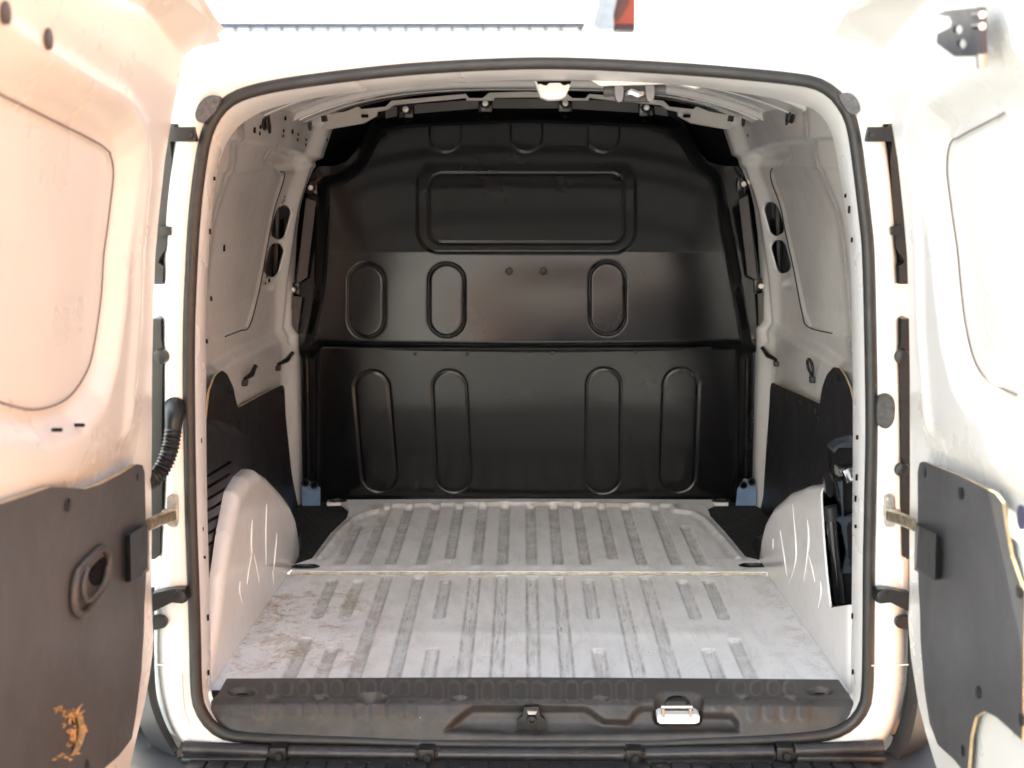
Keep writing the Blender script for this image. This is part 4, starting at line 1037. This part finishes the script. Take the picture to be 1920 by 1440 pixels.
# screws
DS = MB().lathe((0, 0, 0), (1, 0, 0), [(-.0015, .0062), (.0015, .006), (.002, .003)], 12).build('screw', PLA, doorL)
DS.location = on_door(257, 895, -1, .013)
for a, b in ((128,947),(254,1130),(236,1370),(162,1436)): copy_part(DS, on_door(a, b, -1, .013), doorL, scale=(1, 1.5, 1.35))
for a, b in ((1735,885),(1802,925),(1911,1108),(1739,1128),(1835,1298),(1760,1365),(1807,1408),(1916,1350)): copy_part(DS, on_door(a, b, 1, .013), doorR, scale=(1, 1.4, 1.35))
# plugs and slots
for i, (a, b, ry, rz) in enumerate(((12, 18, .0115, .012), (92, 67, .0115, .011))):
    p = on_door(a, b, -1, .004); MB().lathe(p, (1, 0, 0), [(-.004, .0125), (.001, .0125), (.002, .010)], 20).build('blanking_plug', simple('brown_black_plug', (.06, .04, .035), .5), doorL)
for a, b in ((100, 806), (143, 797)):
    p = on_door(a, b, -1, -.010); MB().lathe(p, (1, 0, 0), [(-.002, .0026), (.0115, .0026)], 14).build('drain_hole', BLK, doorL)
# pull handle
def handle():
    pts = [(147,1150),(140,1138),(138,1115),(142,1085),(152,1065),(185,1032),(194,1029),(202,1036),(204,1052),(202,1080),(196,1100),(188,1112),(162,1146),(154,1151)]
    rim = [on_door(a, b, -1, .016) for a, b in catmull(pts, 4, True)]
    HM = simple('grey_brown_handle', (.055, .050, .048), .45, var=.1)
    h = MB().ring(rim, .0058, 10).build('pull_handle', HM, doorL, 60)
    MB().prism([p+Vector((-.003, 0, 0)) for p in rim], (-.002, 0, 0)).build('handle_dish', HM, h, 30)
    pk = [on_door(a, b, -1, .0145) for a, b in catmull([(172,1068),(186,1052),(196,1046),(201,1054),(200,1078),(192,1092),(182,1098),(171,1092),(168,1080)], 4, True)]
    MB().prism([p+Vector((.0008, 0, 0)) for p in pk], (-.003, 0, 0)).build('handle_pocket', BLK, h, 30)
    MB().tube([on_door(a, b, -1, .022) for a, b in catmull([(164,1066),(158,1085),(156,1105),(162,1125),(172,1122),(188,1104),(198,1085),(202,1062)], 4)], .004, 8).build('grip', HM, h, 60)
handle()
# lock covers
def lock_cover(side):
    root = doorL if side < 0 else doorR
    if side < 0:
        A = [(232,1004),(268,984),(280,984),(280,1070),(272,1074),(262,1090),(240,1093),(232,1092)]
        B = [(244,1003),(270,986),(277,988),(277,1066),(270,1071),(266,1080),(249,1090),(246,1089)]
    else:
        A = [(1768,1012),(1758,998),(1716,979),(1714,1068),(1724,1074),(1728,1077),(1757,1091),(1768,1088)]
        B = [(1755,1002),(1750,998),(1722,985),(1718,1064),(1725,1070),(1730,1074),(1748,1084),(1753,1084)]
    a = [on_door(x, y, side, .006) for x, y in A]; b = [on_door(x, y, side, .030) for x, y in B]; a2 = [(p*.35+q*.65)+Vector((0, 0, 0)) for p, q in zip(a, b)]
    mb = MB().loft([a, a2, b]); mb.add(b, [list(range(len(b)))])
    o = mb.build('lock_cover', simple('grey_plastic_cover', (.030, .030, .031), .4, var=.1), root, 25)
lock_cover(-1); lock_cover(1)
# right door: upper latch bracket
def latch_bracket():
    q = lambda x, y, o=.03: on_door(x, y, 1, o)
    DM = simple('blue_black_bracket', (.030, .032, .045), .4, var=.2)
    hole = lambda cx, cy, r: [q(cx+r*math.cos(t), cy+r*math.sin(t)) for t in np.linspace(0, 2*math.pi, 16, endpoint=False)]
    P = [(1756,25),(1772,17),(1820,12),(1843,12),(1846,92),(1838,98),(1790,100),(1756,76),(1757,60),(1782,47),(1785,38),(1780,28)]
    b = MB().prism([q(*p) for p in P], (.004, 0, 0), [hole(1796, 51, 9), hole(1803, 77, 9)]).build('latch_bracket', DM, doorR, 25)
    MB().prism([q(*p, .028) for p in [(1838,12),(1848,10),(1851,60),(1848,95),(1838,97)]], (-.008, 0, 0)).build('bracket_flange', DM, b, 20)
    MB().tube([q(1840, 92, .03), q(1841, 118, .03)], .006, 8).build('bracket_peg', STEEL, b)
    for y in (24, 45): MB().tube([q(1828, y, .032), q(1842, y-1, .034)], .0045, 8).build('rivet', CHROME, b)
latch_bracket()
# free-edge gasket just inside the frame on the right door
for a, b in ((1917, 970),):
    p = on_door(a, b, 1, .012); MB().lathe(p, (1, 0, 0), [(-.002, .016), (.008, .014)], 16).build('edge_plug', simple('dark_blue_plug', (.03, .03, .06), .4), doorR)
# rain lips on the door tops
for side, root, P in ((-1, doorL, [(352,86),(415,78),(370,0),(340,-60)]), (1, doorR, [(1630,80),(1562,64),(1606,0),(1640,-60)])):
    a, b, c, d = [np.array(onY(*p, y)) for p, y in zip(P, (-.07, -.07, -.26, -.45))]
    mid = (b+c)/2+np.array([0, 0, .004])
    o = np.array([side*.62, -.06, FZ])
    edge = [b, mid, c, d]; inner = [p+np.array([side*.070, 0, .012]) for p in edge]; inner[0] = a+np.array([0, 0, .0]); up = [p+np.array([side*.015, 0, .012]) for p in edge]
    mb = MB().loft([[p-o for p in inner], [(p*.5+q*.5)-o+np.array([0, 0, -.004]) for p, q in zip(inner, edge)], [p-o for p in edge], [p-o for p in up], [p-o+np.array([0, 0, .03]) for p in inner]], False)
    mb.build('rain_lip', WDOOR, root, 40)

# ---- the jack clipped in the right compartment (a thing of its own)
def jack():
    X0 = .60; y, = (onX(1575, 1000, X0)[1],)
    P = lambda a, b, yy=None: np.array(onY(a, b, yy if yy is not None else y))
    j = empty('car_jack', tuple(P(1575, 1135))); tag(j, 'black scissor jack stowed in the recess of the right wheel arch', 'jack')
    L = np.array(j.location)
    JB = simple('gloss_black_steel', (.010, .010, .011), .18, var=.2, coat=.3); JG = simple('slate_grey_steel', (.032, .042, .056), .3, var=.15)
    def pz(name, pts, dy, th, mat): return MB().prism([P(a, b, y+dy)-L for a, b in pts], (0, th, 0)).build(name, mat, j, 25)
    pz('top_plate', [(1561,842),(1575,832),(1620,820),(1620,838),(1572,840),(1565,850)], -.02, .05, JG)
    pz('frame', [(1558,846),(1563,840),(1620,834),(1620,1000),(1577,1000),(1577,950),(1562,920),(1560,880)], .01, .03, JB)
    MB().tube([P(1571, 885, y)-L, P(1612, 881, y)-L], .011, 12).build('screw_nut', CHROME, j)
    MB().tube([P(1583, 880, y-.01)-L, P(1592, 900, y-.01)-L, P(1600, 896, y-.01)-L], .008, 10).build('crank_joint', CHROME, j)
    pz('arm', [(1572,905),(1580,903),(1582,970),(1620,960),(1620,1075),(1580,1075),(1588,1040),(1578,985),(1566,972),(1580,968),(1577,930)], -.01, .012, JG)
    pz('arm_slot', [(1588,988),(1592,980),(1620,977),(1620,1062),(1594,1062),(1590,1030)], -.014, .006, JB)
    pz('lever', [(1546,898),(1551,890),(1557,892),(1562,905),(1563,928),(1556,933),(1549,925)], -.02, .02, JB)
    MB().tube([P(1558, 960, y)-L, P(1563, 1020, y)-L, P(1575, 1130, y)-L], .0105, 12).build('spindle', JB, j)
    MB().tube([P(1557, 950, y)-L, P(1560, 975, y)-L], .0125, 12).build('spindle_collar', PLA, j)
    pz('foot', [(1570,1060),(1620,1060),(1620,1142),(1578,1142)], .012, .02, JB)
jack()
MB().box((.70, .45, Z(.2)), (.015, .8, .5)).build('recess_dark_sheet', BLK, van, 0)  # black sheet stands in for the dark inside of the jack recess
